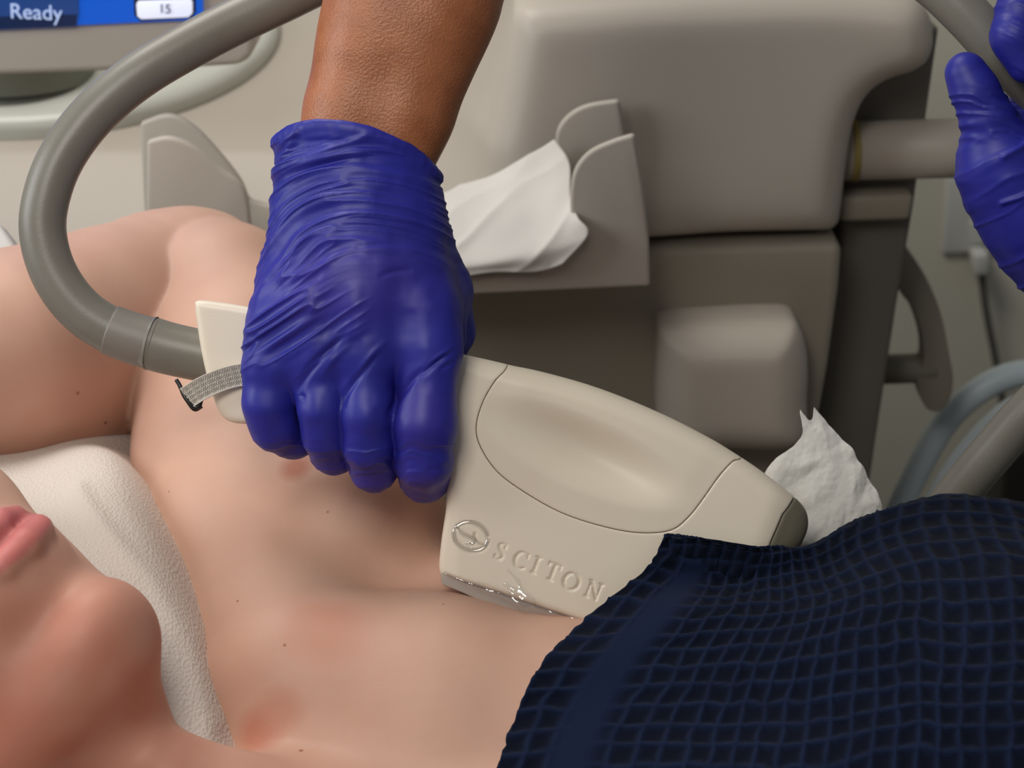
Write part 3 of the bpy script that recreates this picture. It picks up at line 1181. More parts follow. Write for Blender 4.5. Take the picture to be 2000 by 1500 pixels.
# hair on the part of the head outside the picture
fh = Field(ax_((-1100, 400, 11.0)), ax_((500, 2000, 11.0)), ax_((-200, 1200, 11.0)))
fh.ell(hd(0, 122, -98), np.array((79, 96, 100)) * HS, 0, HAX)
fh.ell(hd(0, 92, 10), np.array((74, 76, 74)) * HS, 12, HAX, cut=True)
fh.ell(hd(0, -10, -60), np.array((90, 70, 90)) * HS, 20, HAX, cut=True)
Vh, Qh = fh.mesh(1)
cH = hd(0, 122, -98)
Nh = (Vh - cH) / np.linalg.norm(Vh - cH, axis=1, keepdims=True)
Vh = Vh + Nh * (14 * (vnoise(Nh[:, 0] * 22, Nh[:, 1] * 4, Nh[:, 2] * 22, 7) - .5))[:, None]
M['hair'] = mat('brown_hair', (74, 52, 38), 0.45, 0.4, (56, 38, 28), 60, bump=0.5, bscale=300)
ho = px_obj('hair', Vh, Qh, M['hair'])
ho.parent = person
del fh
# ------------------------------------------------------------------ handpiece
hand_origin = W((1100, 950, -100))
hpc = thing('laser_handpiece', 'cream laser handpiece with a dished side panel, held by the gloved hand against the armpit', 'laser handpiece', hand_origin)
OUT = [(384, 586), (430, 590), (490, 600), (600, 622), (700, 644), (800, 667), (893, 689), (990, 711), (1150, 753), (1290, 808), (1400, 864), (1470, 906),
       (1535, 954), (1572, 984), (1588, 1012), (1584, 1050), (1552, 1098), (1470, 1152), (1370, 1212), (1290, 1262), (1220, 1244), (1130, 1213), (990, 1165), (880, 1128),
       (858, 1117), (861, 1060), (871, 985), (866, 930), (830, 880), (770, 858), (700, 842), (620, 832), (540, 828), (470, 828), (440, 820), (424, 800), (406, 750), (392, 690),
       (384, 640), (379, 600)]
PANEL = catmull([(1004, 640), (992, 712), (966, 745), (943, 785), (930, 832), (938, 872), (972, 922), (1030, 965), (1100, 1003), (1180, 1029), (1250, 1041),
                 (1310, 1036), (1345, 1010), (1375, 972), (1405, 930), (1432, 902), (1462, 888), (1520, 800), (1300, 620)], 200, True)
LEN = 390


def xs_axis(segs):
    out = []
    for a, b, h in segs:
        out.append(np.arange(a, b, h))
    return np.concatenate(out)


# engraved word: strokes (x,y,half-width) in a letter box of cap height 1, baseline y=0 (y up)
def arc(cx, cy, rx, ry, a0, a1, n, wf):
    return [(cx + rx * math.cos(math.radians(a0 + (a1 - a0) * i / n)), cy + ry * math.sin(math.radians(a0 + (a1 - a0) * i / n)),
             wf(math.radians(a0 + (a1 - a0) * i / n))) for i in range(n + 1)]


tk, tn = 0.062, 0.030
LET = {
    'S': [[(0.47, 0.80, tn), (0.42, 0.92, tn), (0.28, 0.97, tn), (0.13, 0.90, 0.05), (0.09, 0.76, tk), (0.17, 0.62, tk), (0.32, 0.50, tk), (0.44, 0.38, tk), (0.49, 0.24, tk),
           (0.42, 0.09, 0.05), (0.27, 0.03, tn), (0.12, 0.07, tn), (0.05, 0.21, tn)], [(0.47, 0.98, tn), (0.47, 0.76, tn)], [(0.05, 0.02, tn), (0.05, 0.24, tn)]],
    'C': [arc(0.45, 0.5, 0.40, 0.47, 48, 312, 22, lambda t: tn + 0.045 * abs(math.cos(t)) * (1 if math.cos(t) < 0 else 0.3)), [(0.72, 0.98, tn), (0.72, 0.74, tn)]],
    'I': [[(0.16, 0.02, tk), (0.16, 0.98, tk)], [(0.0, 0.02, tn), (0.32, 0.02, tn)], [(0.0, 0.98, tn), (0.32, 0.98, tn)]],
    'T': [[(0.36, 0.02, tk), (0.36, 0.96, tk)], [(0.18, 0.02, tn), (0.54, 0.02, tn)], [(0.0, 0.96, 0.04), (0.72, 0.96, 0.04)], [(0.0, 0.98, tn), (0.0, 0.78, 0.02)],
          [(0.72, 0.98, tn), (0.72, 0.78, 0.02)]],
    'O': [arc(0.46, 0.5, 0.42, 0.47, 0, 360, 32, lambda t: tn + 0.045 * abs(math.cos(t)))],
    'N': [[(0.12, 0.02, tn), (0.12, 0.98, tn)], [(0.12, 0.96, tk), (0.72, 0.06, tk)], [(0.72, 0.0, tn), (0.72, 0.98, tn)], [(0.0, 0.02, tn), (0.24, 0.02, tn)],
          [(0.0, 0.98, tn), (0.14, 0.98, tn)], [(0.60, 0.98, tn), (0.84, 0.98, tn)]],
}
WORD = [('S', 978, 1077, 34), ('C', 1017, 1094, 34), ('I', 1047, 1104, 33), ('T', 1080, 1117, 34), ('O', 1116, 1136, 35), ('N', 1160, 1153, 34)]
ANG = math.radians(21.5)
ca, sa = math.cos(ANG), math.sin(ANG)


def letter_lines():
    out = []
    for ch, cx, cy, H in WORD:
        st = LET[ch]
        allx = [p[0] for l in st for p in l]
        mx = (min(allx) + max(allx)) / 2
        ls = []
        for l in st:
            ll = []
            for x, y, w in l:
                u, v = (x - mx) * H, (0.5 - y) * H
                ll.append((cx + u * ca - v * sa, cy + u * sa + v * ca, w * H))
            ls.append(ll)
        out.append((ch, ls))
    return out


LL = letter_lines()
LOGO_C = (921, 1049)


def ring_lines():
    rx, ry = 34, 27
    ls = []
    for a0, a1 in ((-10, 175), (190, 330)):
        l = []
        for i in range(25):
            t = math.radians(a0 + (a1 - a0) * i / 24)
            u, v = rx * math.cos(t), ry * math.sin(t)
            l.append((LOGO_C[0] + u * ca - v * sa, LOGO_C[1] + u * sa + v * ca, 3.6))
        ls.append(l)
    sw = catmull([(-33, -8), (-18, 0), (-4, 2), (8, 4), (9, 12), (-2, 14)], 16)
    ls.append([(LOGO_C[0] + u * ca - v * sa, LOGO_C[1] + u * sa + v * ca, 3.2 - 1.2 * abs(i / 8 - 1)) for i, (u, v) in enumerate(sw)])
    sw = catmull([(33, 6), (18, 6), (6, -2), (4, -8)], 12)
    ls.append([(LOGO_C[0] + u * ca - v * sa, LOGO_C[1] + u * sa + v * ca, 2.6) for u, v in sw])
    return ls


RL = ring_lines()


def body_sdf(X, Y, Z, out=OUT):
    d2 = poly_sd(X[:, :, 0], Y[:, :, 0], catmull(out, 260, True))
    x2, y2 = X[:, :, 0], Y[:, :, 0]
    # edge rounding: generous along the top, tight at the nozzle
    r = 40 - 24 * sst(905, 1000, y2 + (900 - x2) * 0.0) * (1 - sst(1380, 1480, x2)) - 16 * (1 - sst(860, 960, x2)) * sst(640, 700, y2 - (x2 - 900) * .22)
    r = np.clip(r, 12, 42)
    r = np.where(x2 < 520, 15, r)
    T = 102.0 + 6 * sst(800, 1000, x2)
    zf = 0 + 0 * x2
    # rear end piece flares towards the viewer a little
    zf = zf - 12 * sst(470, 620, x2) * (1 - sst(840, 900, x2))
    # side taper at the far right
    zf = zf - 26 * sst(1480, 1590, x2 + (y2 - 1000) * 0.35) ** 1.5
    q1 = (d2 + r)[:, :, None]
    q2 = np.abs(Z - (zf - T)[:, :, None]) - (T - r)[:, :, None]
    return (np.sqrt(np.maximum(q1, 0) ** 2 + np.maximum(q2, 0) ** 2) + np.minimum(np.maximum(q1, q2), 0) - r[:, :, None]).astype(np.float32)


zax = xs_axis([(-240, -50.7, 7.0), (-50.7, 14, 2.0)])
f = Field(xs_axis([(360, 846, 6.0), (846, 1610, 2.2)]), np.arange(570, 1280, 2.2), zax)
X, Y, Z = f.grid()
X2, Y2 = np.broadcast_arrays(X[:, :, 0], Y[:, :, 0])
Xb, Yb = X2[:, :, None], Y2[:, :, None]
d = body_sdf(Xb, Yb, Z)
pd = poly_sd(X2, Y2, PANEL).astype(np.float32)
# engraving
eng = np.full(X2.shape, 1e3)
for _, ls in LL:
    for l in ls:
        eng = np.minimum(eng, seg_d(X2, Y2, np.array(l)))
for l in RL:
    eng = np.minimum(eng, seg_d(X2, Y2, np.array(l)))
dep = 4.0 * (1 - sst(-1.2, 1.6, eng))
d = d + dep[:, :, None].astype(np.float32) * (Z > -40)
# front half of the panel area is cut away for the panel
EC = np.array([(1572, 955), (1530, 1005), (1506, 1060), (1490, 1120)])
ecd = (X2 - np.interp(Y2, EC[:, 1], EC[:, 0])).astype(np.float32)         # >0 : shaded end face
# main body
pk = smax((pd - 0.4)[:, :, None] * np.ones_like(Z), (-46 - Z) * np.ones_like(d), 4.0)    # solid of the panel seat
f.F[:] = smax(smax(d, -pk, 2.5), (ecd + 0.3)[:, :, None], 5.0)
V, Qd = f.mesh(1)
px_obj('housing', V, Qd, M['shell'], hpc)
print('housing', len(V))
# panel
bulge = 2.0 * sst(0, 60, -pd)
cx, cy, ga = 1142, 886, math.radians(24)
ue = ((X2 - cx) * math.cos(ga) + (Y2 - cy) * math.sin(ga)) / 205
ve = (-(X2 - cx) * math.sin(ga) + (Y2 - cy) * math.cos(ga)) / 66
rho = np.sqrt(ue ** 2 + ve ** 2)
dish = 30 * (1 - sst(0.0, 1.15, rho)) * (1 - 0.35 * np.clip(ve, -1, 1))
dpn = d - (bulge - dish)[:, :, None] * (Z > -50)
f.F[:] = smax(smax(dpn, (pd + 0.5)[:, :, None], 2.5), (-45 - Z) * np.ones_like(d), 4.0)
V, Qd = f.mesh(1)
px_obj('side_panel', V, Qd, M['shell_panel'], hpc)
# end face of the body, split off to carry its shade as darker grey
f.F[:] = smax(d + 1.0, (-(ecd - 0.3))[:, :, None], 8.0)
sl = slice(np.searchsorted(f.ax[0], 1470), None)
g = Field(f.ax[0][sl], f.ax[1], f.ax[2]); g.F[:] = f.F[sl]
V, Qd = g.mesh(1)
px_obj('shaded_end_face', V, Qd, M['end_shade'], hpc)
del f, g, d, dpn, pk


# lettering: the floors of the engraved strokes, each letter a piece
def stroke_mesh(lines, z):
    VV, FF = [], []
    for l in lines:
        P = np.array(l, float)
        if len(P) == 2:
            P = np.stack([P[0] + (P[1] - P[0]) * t for t in np.linspace(0, 1, 6)])
        T = np.gradient(P[:, :2], axis=0)
        T /= np.linalg.norm(T, axis=1, keepdims=True) + 1e-9
        n = np.stack([-T[:, 1], T[:, 0]], 1)
        w = np.maximum(P[:, 2:3] - 0.3, 0.5)
        a, b = P[:, :2] - n * w, P[:, :2] + n * w
        o = len(VV)
        for dz in (0, -2.0):
            for i in range(len(P)):
                VV.append((a[i, 0], a[i, 1], z + dz)); VV.append((b[i, 0], b[i, 1], z + dz))
        m = 2 * len(P)
        for i in range(len(P) - 1):
            p = o + 2 * i
            FF += [(p, p + 1, p + 3, p + 2), (p + m, p + m + 2, p + m + 3, p + m + 1), (p, p + 2, p + m + 2, p + m), (p + 1, p + m + 1, p + m + 3, p + 3)]
    return np.array(VV), FF


for ch, ls in LL:
    VV, FF = stroke_mesh(ls, -3.4)
    o = me_obj('engraved_letter', W(VV), FF, M['letter'], hpc, False)
VV, FF = stroke_mesh(RL, -3.2)
o = me_obj('engraved_emblem', W(VV), FF, M['logo'], hpc, False)
o['label'] = 'round emblem, wet with gel'

# window plate under the nozzle
pw = [(866, 1116), (985, 1158), (1124, 1206), (1070, 1214), (1030, 1210), (960, 1186), (900, 1158), (862, 1143), (860, 1122)]
bm = prism([W((x, y, -14)) for x, y in pw], BK_ * (-150 * U), 3.5 * U, 2)
bm_obj('lens_plate', bm, M['lens'], hpc)

# wrist strap with its buckle
st = catmull([(367, 778, 20), (392, 762, 24), (420, 748, 20), (450, 737, 12), (480, 731, 6), (520, 726, 2), (560, 724, -6)], 60)
wd = catmull([(10, 22), (13, 22), (16, 22), (17, 21), (17, 20), (17, 20), (17, 20)], 60)
T = np.gradient(st, axis=0); T /= np.linalg.norm(T, axis=1, keepdims=True)
nn = np.stack([-T[:, 1], T[:, 0], 0 * T[:, 0]], 1)
nn = nn * 0.75 + np.array([0.45, 0.62, 0]) * 0.25
nn /= np.linalg.norm(nn, axis=1, keepdims=True)
nw = 41
vv = np.linspace(-1, 1, nw)
G = st[:, None, :] + nn[:, None, :] * (vv * 22)[None, :, None]
st2 = catmull(st, 220)
nn2 = np.stack([np.interp(np.linspace(0, 1, 220), np.linspace(0, 1, 60), nn[:, i]) for i in range(3)], 1)
G = st2[:, None, :] + nn2[:, None, :] * (vv * 22)[None, :, None]
al = np.arange(220)[:, None] * np.linalg.norm(np.diff(st2, axis=0), axis=1).mean()
vw = (vv * 22)[None, :]
rows = np.abs(((vw + 22) / 8.8) % 1 - 0.5) * 2
zig = (al / 5.0 + rows * 0.9) % 1
bmp = np.where(np.abs(zig - 0.5) < 0.26, 1.0, 0.0) * (np.abs(vv) < 0.9)[None, :] * (rows > 0.12)
edge = (np.abs(vv) >= 0.9)[None, :] * np.ones_like(al)
G[..., 2] += 1.6 * (bmp < .5) + 1.2 * edge
V, Qd = shell(G, np.array([0, 0, -7.0]))
px_obj('wrist_strap', V, Qd, M['strap'], hpc, {'weave': np.concatenate([bmp.ravel()] * 2) * 0.9})
bk = catmull([(346, 742, 10), (354, 754, 14), (362, 772, 18), (372, 786, 20), (382, 795, 20), (392, 793, 20), (396, 782, 20)], 40)
V, Fc = tube(W(bk), 4.2 * U, 10)
me_obj('strap_buckle', V, Fc, M['black'], hpc)
bk = catmull([(350, 752, 4), (362, 776, 8), (380, 800, 8), (396, 794, 8)], 20)
V, Fc = tube(W(bk), 3.2 * U, 10)
me_obj('strap_buckle_bar', V, Fc, M['black'], hpc)

# clear gel: a smear along the nozzle edge
f = Field.box((840, 990, -24), (1160, 1240, 20), 1.5)
gl = [[(872, 1122, -2, 5), (910, 1138, 0, 6), (960, 1156, 1, 8), (1010, 1172, 2, 11), (1050, 1186, 1, 8), (1130, 1212, 0, 6)],
      [(985, 1140, -1, 4), (1004, 1152, 0, 6), (1030, 1166, 3, 8), (1036, 1174, 5, 8), (1020, 1180, 4, 8), (1022, 1190, 2, 9)],
      [(990, 1112, -2, 3), (1012, 1134, -1, 4), (1018, 1150, 0, 5)]]
for l in gl:
    f.chain(l, 8, 5)
for l in RL[:3]:
    f.chain([(x_, y_, -3.0, 7.0) for x_, y_, _ in l], 3, 1)
V, Qd = f.mesh(1)
V[:, 2] += 4.0 * (vnoise(V[:, 0] / 11, V[:, 1] / 11, 0, 5) - 0.5) * (V[:, 1] > 1096)
tag(px_obj('ultrasound_gel', V, Qd, M['gel']), 'clear wet gel smeared along the nozzle edge of the handpiece', 'gel')

# ------------------------------------------------------------------ hose
hz = [(388, 694, -100), (340, 683, -100), (300, 672, -99), (258, 660, -97), (215, 644, -95), (165, 612, -92), (124, 566, -90), (95, 508, -90), (83, 440, -92), (94, 372, -96), (120, 308, -102),
      (165, 243, -110), (220, 188, -120), (280, 142, -132), (350, 100, -150), (440, 52, -175), (545, 2, -200), (700, -70, -240), (1000, -190, -280), (1350, -230, -250), (1650, -150, -160),
      (1800, -50, -90), (1885, 26, -70), (1970, 120, -70), (2060, 215, -90), (2150, 350, -130), (2170, 520, -200), (2080, 720, -260), (1985, 830, -300), (1900, 930, -340), (1840, 1010, -380),
      (1790, 1100, -440), (1750, 1200, -520), (1720, 1330, -620)]
hz = np.array([Q(*p) for p in hz])
hose = thing('delivery_hose', 'thick grey rubber hose looping from the handpiece up and over to the second gloved hand', 'hose', W(hz[0]))
hp_ = catmull(hz[3:], 260)
V, Fc = tube(W(hp_), 47 * U, 28)
me_obj('tube', V, Fc, M['hose'], hose)
cf = catmull(hz[[4, 3, 2]], 24)
t = np.linspace(0, 1, 24)
V, Fc = tube(W(cf), (50.5 + 2.0 * t) * U, 32)
me_obj('cuff_sleeve', V, Fc, M['cuff'], hose)
cf = catmull([hz[2] + (hz[3] - hz[2]) * 0.10, hz[2], hz[1], hz[0] + (44, 9, 0)], 60)
t = np.linspace(0, 1, 60)
rr = np.where(t < 0.1, 49.0 + 6.0 * np.sqrt(t / 0.1), 54.0 - 2.0 * t + 1.2 * np.exp(-((t - 0.1) / 0.06) ** 2))
V, Fc = tube(W(cf), rr * U, 32)
me_obj('connector', V, Fc, M['hose'], hose)
# ------------------------------------------------------------------ the technician: two arms, two gloves
tech = thing('person', 'gloved brown-skinned forearm reaching down with the handpiece, the other gloved hand holding the hose', 'person', W((760, 200, 0)))
f = Field.box((380, -1500, -900), (3300, 1350, 260), 11.0)
for sg in (-1, 1):
    f.chain([(700 + sg * 38, 430, -44, 62), (708 + sg * 46, 310, -48, 74), (738 + sg * 48, 210, -50, 90), (775 + sg * 44, 80, -52, 106), (808 + sg * 42, -20, -56, 118), (880, -240, -70, 190)], 30, 60)
f.chain([(880, -240, -70, 190), (990, -560, -130, 205), (1080, -820, -230, 190),
         (1230, -1150, -420, 230), (1420, -1420, -560, 250)], 60, 60)
f.chain([(2080, 400, -110, 105), (2160, 500, -125, 118), (2330, 620, -170, 150), (2640, 800, -300, 190), (2900, 880, -420, 185), (3020, 600, -560, 215), (3080, 200, -700, 240)], 0, 60)
V, Qd = f.mesh(2)
px_obj('forearms', V, Qd, M['skin_dark'], tech)
del f

# --- right glove (holds the handpiece)
h = 2.1
f = Field.box((440, 225, -330), (960, 1010, 150), h)
# wrist sleeve of the glove
f.chain([(697, 250, -44, 152), (694, 330, -44, 150), (690, 400, -40, 146)], 0, 30)
f.F[:] = f.F  # sleeve is trimmed to a flatter section below
Xg, Yg, Zg = f.grid()
f.F[:] = 1e3


def ecap(pts, k, flat):
    """limb with an elliptic section, thinner in z by 'flat'"""
    P = np.array(pts, float)
    d = None
    for a, b in zip(P[:-1], P[1:]):
        v = b[:3] - a[:3]
        dx, dy, dz = Xg - a[0], Yg - a[1], (Zg - a[2])
        v2 = np.array([v[0], v[1], v[2]])
        L2 = v2 @ v2
        t = np.clip((dx * v[0] + dy * v[1] + dz * v[2]) / L2, 0, 1)
        ex, ey, ez = dx - t * v[0], dy - t * v[1], (dz - t * v[2]) / flat
        dd = (np.sqrt(ex ** 2 + ey ** 2 + ez ** 2) - (a[3] + t * (b[3] - a[3]))).astype(np.float32)
        d = dd if d is None else smin(d, dd, 30)
    f.F[:] = smin(f.F, d, k)


ecap([(702, 215, -46, 158), (692, 300, -46, 154), (688, 370, -42, 150), (692, 450, -34, 168), (697, 540, -22, 184)], 0, 0.74)
# metacarpals
for a, b in (((775, 380, -16, 62), (822, 612, 26, 58)), ((715, 380, 2, 62), (706, 600, 46, 54)), ((655, 390, -6, 60), (607, 612, 32, 50)), ((610, 410, -26, 60), (542, 630, 4, 46))):
    f.chain([a, b], 34)
f.ell((690, 560, -30), (196, 130, 76), 30)
f.ell((694, 670, 6), (176, 116, 62), 40)
# thumb round the back of the handle
f.chain([(800, 420, -60, 62), (858, 560, -112, 60), (868, 640, -190, 54), (855, 690, -268, 48)], 36, 20)
f.chain([(856, 600, -60, 56), (862, 660, -90, 46)], 30, 10)
# fingers, each wrapped over the front of the handle
FING = [
    [(834, 618, 24, 60), (842, 690, 42, 56), (832, 830, 56, 58), (830, 900, 34, 52), (828, 934, -20, 44), (826, 930, -90, 36)],
    [(716, 606, 44, 58), (722, 690, 52, 51), (722, 810, 60, 48), (724, 870, 46, 45), (730, 915, 0, 42), (738, 912, -70, 36)],
    [(612, 620, 30, 54), (626, 700, 40, 48), (636, 800, 46, 45), (640, 850, 30, 42), (650, 884, -14, 40), (664, 884, -80, 34)],
    [(540, 636, 4, 50), (530, 720, 14, 51), (527, 790, 16, 47), (538, 834, 0, 43), (568, 852, -40, 40), (600, 856, -90, 33)],
]
G0 = f.F.copy()
for P in FING:
    f.F[:] = 1e3
    P = np.array(P, float)
    f.chain(P, 0, 26, m=60)
    # a finger blends softly into the back of the hand, sharply into its neighbours
    w = np.clip(1 - sst(690, 800, Yg + (Xg - 700) * 0.18), 0, 1)
    soft = smin(G0, f.F, 55)
    hard = smin(G0, f.F, 5)
    G0 = (soft * w + hard * (1 - w)).astype(np.float32)
f.F[:] = G0
# skin between the knuckles bridges the upper clefts
for a, b, r in (((786, 660, 18), (778, 780, 22), 30), ((664, 670, 14), (668, 735, 26), 27), ((574, 670, 4), (580, 720, 12), 25)):
    f.chain([a + (r,), b + (r * .72,)], 16, 4)
# cuff mouth


def cuffy(x):
    return 250 + 70 * (np.maximum(x - 610, 0) / 240) ** 2 + 9 * (np.maximum(610 - x, 0) / 70) ** 2


cpl = (cuffy(Xg) - 0.10 * (Zg + 40)) - Yg
f.F[:] = smax(f.F, cpl.astype(np.float32) * np.ones_like(f.F), 8)
# rolled bead round the mouth
ring = []
for i in range(41):
    t = 2 * math.pi * i / 40
    x = 695 + 157 * math.cos(t)
    z = -46 + 108 * math.sin(t)
    y = float(cuffy(x)) - 0.10 * (z + 40) + 12
    ring.append((x, y + 6 * math.cos(t) ** 2, z, 10 + 5 * math.cos(t) ** 2))
f.chain(ring, 10, 2)
V, Qd = f.mesh(2)
print('glove', len(V))
N_ = vnormals(V, Qd)
if (N_[:, 2] * (V[:, 2] > V[:, 2].mean())).sum() < 0:
    N_ = -N_
x, y, z = V.T


def ridged(a, b, seed, sharp=1.0):
    n = vnoise(a, b, 0, seed)
    return (1 - np.abs(2 * n - 1)) ** sharp


def wr_back(x, y, z):
    s = np.clip((705 - x) / 205, 0, 1.2)
    sr = np.clip((x - 705) / 150, 0, 1.2)
    yy = (y - 250) / 270
    ph = y - (s ** 1.5) * (20 + 105 * np.clip(yy, 0, 1.3)) - sr ** 2 * 34
    ph = ph + 26 * (vnoise(x / 120, y / 90, 0, 11) - 0.5)
    A = sst(262, 300, y) * (1 - sst(455, 560, y - 60 * s)) * (0.55 + 0.9 * vnoise(x / 90, y / 60, 0, 12))
    A = A * (1 - 0.35 * sst(690, 800, x) * sst(420, 470, y))
    a1 = ridged(ph / 23, x / 260, 21, 2.2) * 8.0
    a2 = ridged(ph / 11.5 + 7, x / 150, 22, 2.0) * 3.6
    return A * (a1 + a2 - 4.5)


def wr_left(x, y, z):
    # pulled folds running down the little-finger side
    q = (y + (x - 500) * 0.62)
    A = sst(470, 540, y) * (1 - sst(660, 760, y)) * (1 - sst(560, 690, x)) * (0.4 + vnoise(x / 70, y / 50, 0, 31))
    A2 = sst(560, 600, y) * (1 - sst(655, 720, y)) * sst(480, 540, x) * (1 - sst(690, 745, x)) * 0.7
    return (A + A2) * (ridged(q / 20, (x - y * .62) / 160, 32, 2.4) * 6.5 - 2)


disp = wr_back(x, y, z) + wr_left(x, y, z)
CREASE = [([(588, 768), (606, 738), (640, 700), (676, 664)], 3.0, 7), ([(586, 748), (620, 708), (660, 676), (690, 650)], 2.2, 4),
          ([(676, 800), (684, 768), (712, 732), (750, 690)], 3.0, 7), ([(764, 830), (772, 795), (800, 754), (850, 712), (892, 690)], 3.2, 8),
          ([(800, 760), (842, 716), (890, 678)], 2.4, -5), ([(820, 738), (862, 704), (893, 684)], 2.0, 4), ([(860, 725), (892, 706)], 2.2, 4), ([(484, 690), (512, 652)], 2, 4),
          ([(486, 712), (500, 690), (516, 660)], 2.0, -4), ([(745, 548), (775, 536), (812, 534)], 2.4, 3.5), ([(700, 490), (760, 484), (820, 492)], 2.4, 3.5), ([(590, 771), (606, 776)], 2, 3),
          ([(700, 745), (730, 700), (765, 664)], 3.0, -3.5), ([(630, 745), (660, 705), (700, 668)], 3.0, -3), ([(536, 290), (556, 282), (578, 268), (590, 262)], 4, -8),
          ([(540, 318), (566, 292), (584, 278)], 3, -6), ([(578, 280), (630, 282), (680, 284), (715, 272)], 3, 5), ([(600, 318), (650, 300), (700, 282), (740, 268)], 4, -6),
          ([(545, 350), (600, 330), (670, 312), (790, 294)], 4, -6), ([(560, 352), (650, 326), (740, 312), (830, 318)], 3, 5)]
frontw = sst(-60, -10, z)
for line, w, a in CREASE:
    P = np.array(line, float)
    if len(P) > 2:
        P = catmull(P, 12)
    dd = np.full(len(x), 1e9)
    tt = np.zeros(len(x))
    for i in range(len(P) - 1):
        e = P[i + 1] - P[i]
        t = np.clip(((x - P[i, 0]) * e[0] + (y - P[i, 1]) * e[1]) / (e @ e), 0, 1)
        d_ = np.hypot(x - P[i, 0] - t * e[0], y - P[i, 1] - t * e[1])
        m_ = d_ < dd
        dd = np.where(m_, d_, dd)
        tt = np.where(m_, (i + t) / (len(P) - 1), tt)
    a = a * np.sin(np.pi * np.clip(tt, 0.0, 1)) ** 0.9
    w = w * 1.25
    disp = disp - 0.8 * a * np.exp(-(dd / w / 1.7) ** 2) * frontw
# joint folds at the fingertips
disp += sst(840, 880, y) * (ridged(y / 13 + vnoise(x / 30, y / 30, 0, 41) * 1.5, x / 80, 42, 2) * 2.2 - 1)
disp += 1.2 * (vnoise(x / 26, y / 26, z / 26, 51) - 0.5) * 2
V2 = V + N_ * disp[:, None]
V2 = relax(V2, Qd, 0.35)
thin = np.clip(np.exp(-(((x - 700) / 150) ** 2 + ((y - 560) / 80) ** 2)) * .8 + np.exp(-(((x - 828) / 46) ** 2 + ((y - 800) / 60) ** 2)) * .8 + sst(880, 960, y) * 0.7, 0, 1) * sst(-40, 0, z)
px_obj('glove', V2, Qd, M['glove'], tech, {'thin': thin * 0.8})
del f, G0

# --- left glove (holds the hose)
f = Field.box((1800, -70, -330), (2330, 640, 120), 3.2)
f.chain([(1886, 143, 2, 41), (1904, 178, 0, 44), (1934, 236, -12, 51), (1965, 314, -40, 86), (2040, 396, -80, 112), (2124, 462, -120, 138)], 0, 22)
f.ell((2075, 330, -130), (120, 200, 80), 40)
f.chain([(1988, 360, -60, 90), (2070, 440, -100, 108)], 30, 20)
for i, (dx, dy) in enumerate(((0, 0), (86, 84), (158, 170), (214, 255))):
    s_f = (1, 1, .95, .85)[i]
    P = [(2130 + dx * .6, 190 + dy * .8, -150, 52 * s_f), (2085 + dx, 50 + dy, -130, 50 * s_f), (2040 + dx, -5 + dy, -40, 49 * s_f), (1992 + dx, 28 + dy, 22, 50 * s_f), (1974 + dx, 78 + dy, 34, 45 * s_f),
         (1998 + dx, 128 + dy, 26, 40 * s_f)]
    f.chain(P, 8, 18)
V, Qd = f.mesh(2)
N_ = vnormals(V, Qd)
c_ = V.mean(0)
A, B, C, D = [V[Qd[:, i]] - c_ for i in range(4)]
if ((np.cross(A, B) * C).sum() + (np.cross(A, C) * D).sum()) < 0:
    N_ = -N_
x, y, z = V.T
ph = (y - (x - 1900) * 0.18) + 14 * (vnoise(x / 40, y / 40, 0, 61) - .5)
A = sst(165, 200, y) * (1 - sst(250, 300, y)) * (1 - sst(1990, 2040, x))
disp = A * (ridged(ph / 13, x / 110, 62, 2) * 4.5 - 1.6)
q = (y + (x - 1950) * 0.55) + 12 * (vnoise(x / 50, y / 50, 0, 63) - .5)
A = sst(260, 330, y)
disp += A * (ridged(q / 34, (x - y) / 200, 64, 3) * 4.5 - 1.2) * (0.4 + vnoise(x / 60, y / 60, 0, 65))
A = (1 - sst(140, 175, y - (x - 1950))) * sst(1920, 1935, x)
disp += A * (ridged((y * .9 - x * .5) / 16, (x + y) / 120, 66, 2) * 3.5 - 1.2) * (y < 260)
for line, w, a in [([(1948, 312), (1985, 292), (2010, 262)], 3, -6), ([(1952, 398), (1980, 390), (2005, 380)], 3, -6)]:
    disp -= a * np.exp(-(seg_d(x, y, np.array(line, float)) / w / 1.7) ** 2)
V = relax(V + N_ * disp[:, None], Qd, .3)
px_obj('glove', V, Qd, M['glove'], tech, {'thin': np.zeros(len(V))})
del f

# ------------------------------------------------------------------ navy waffle towel
G = surf(tcq, NU * SUB + 1, NV * SUB + 1)
Nn = gnormals(G)
if Nn[..., 2].mean() < 0:
    Nn = -Nn
uu = np.linspace(0, NU, NU * SUB + 1)[None, :]
vv = np.linspace(0, NV, NV * SUB + 1)[:, None]
ju = 0.7 * (vnoise(uu / 5, vv / 3, 0, 71) - .5) + 0.22 * (vnoise(uu / 0.9, vv / 0.9, 0, 76) - .5)
jv = 0.9 * (vnoise(uu / 4, vv / 6, 0, 77) - .5) + 0.22 * (vnoise(uu / 0.9, vv / 0.9, 0, 78) - .5)
fu = np.abs(((uu + ju) % 1) - 0.5) * 2     # 1 at the ribs
fv = np.abs(((vv + jv) % 1) - 0.5) * 2
rib = np.clip(np.maximum(fu, fv) ** 3.0 * (0.8 + 0.4 * vnoise(uu * 1.3, vv * 1.3, 0, 79)), 0, 1.1)
flat = np.exp(-((uu - 2.7) / 0.95) ** 4) * sst(3.6, 5.4, vv + 0 * uu)      # plain woven band beside the edge
rib_h = rib * (1 - flat) + 0.8 * flat
soft = 14 * (vnoise(uu / 4.5, vv / 5, 0, 72) - .5) + 16 * (vnoise(uu / 11, vv / 3.5, 0, 73) - .5) * sst(4, 8, vv)
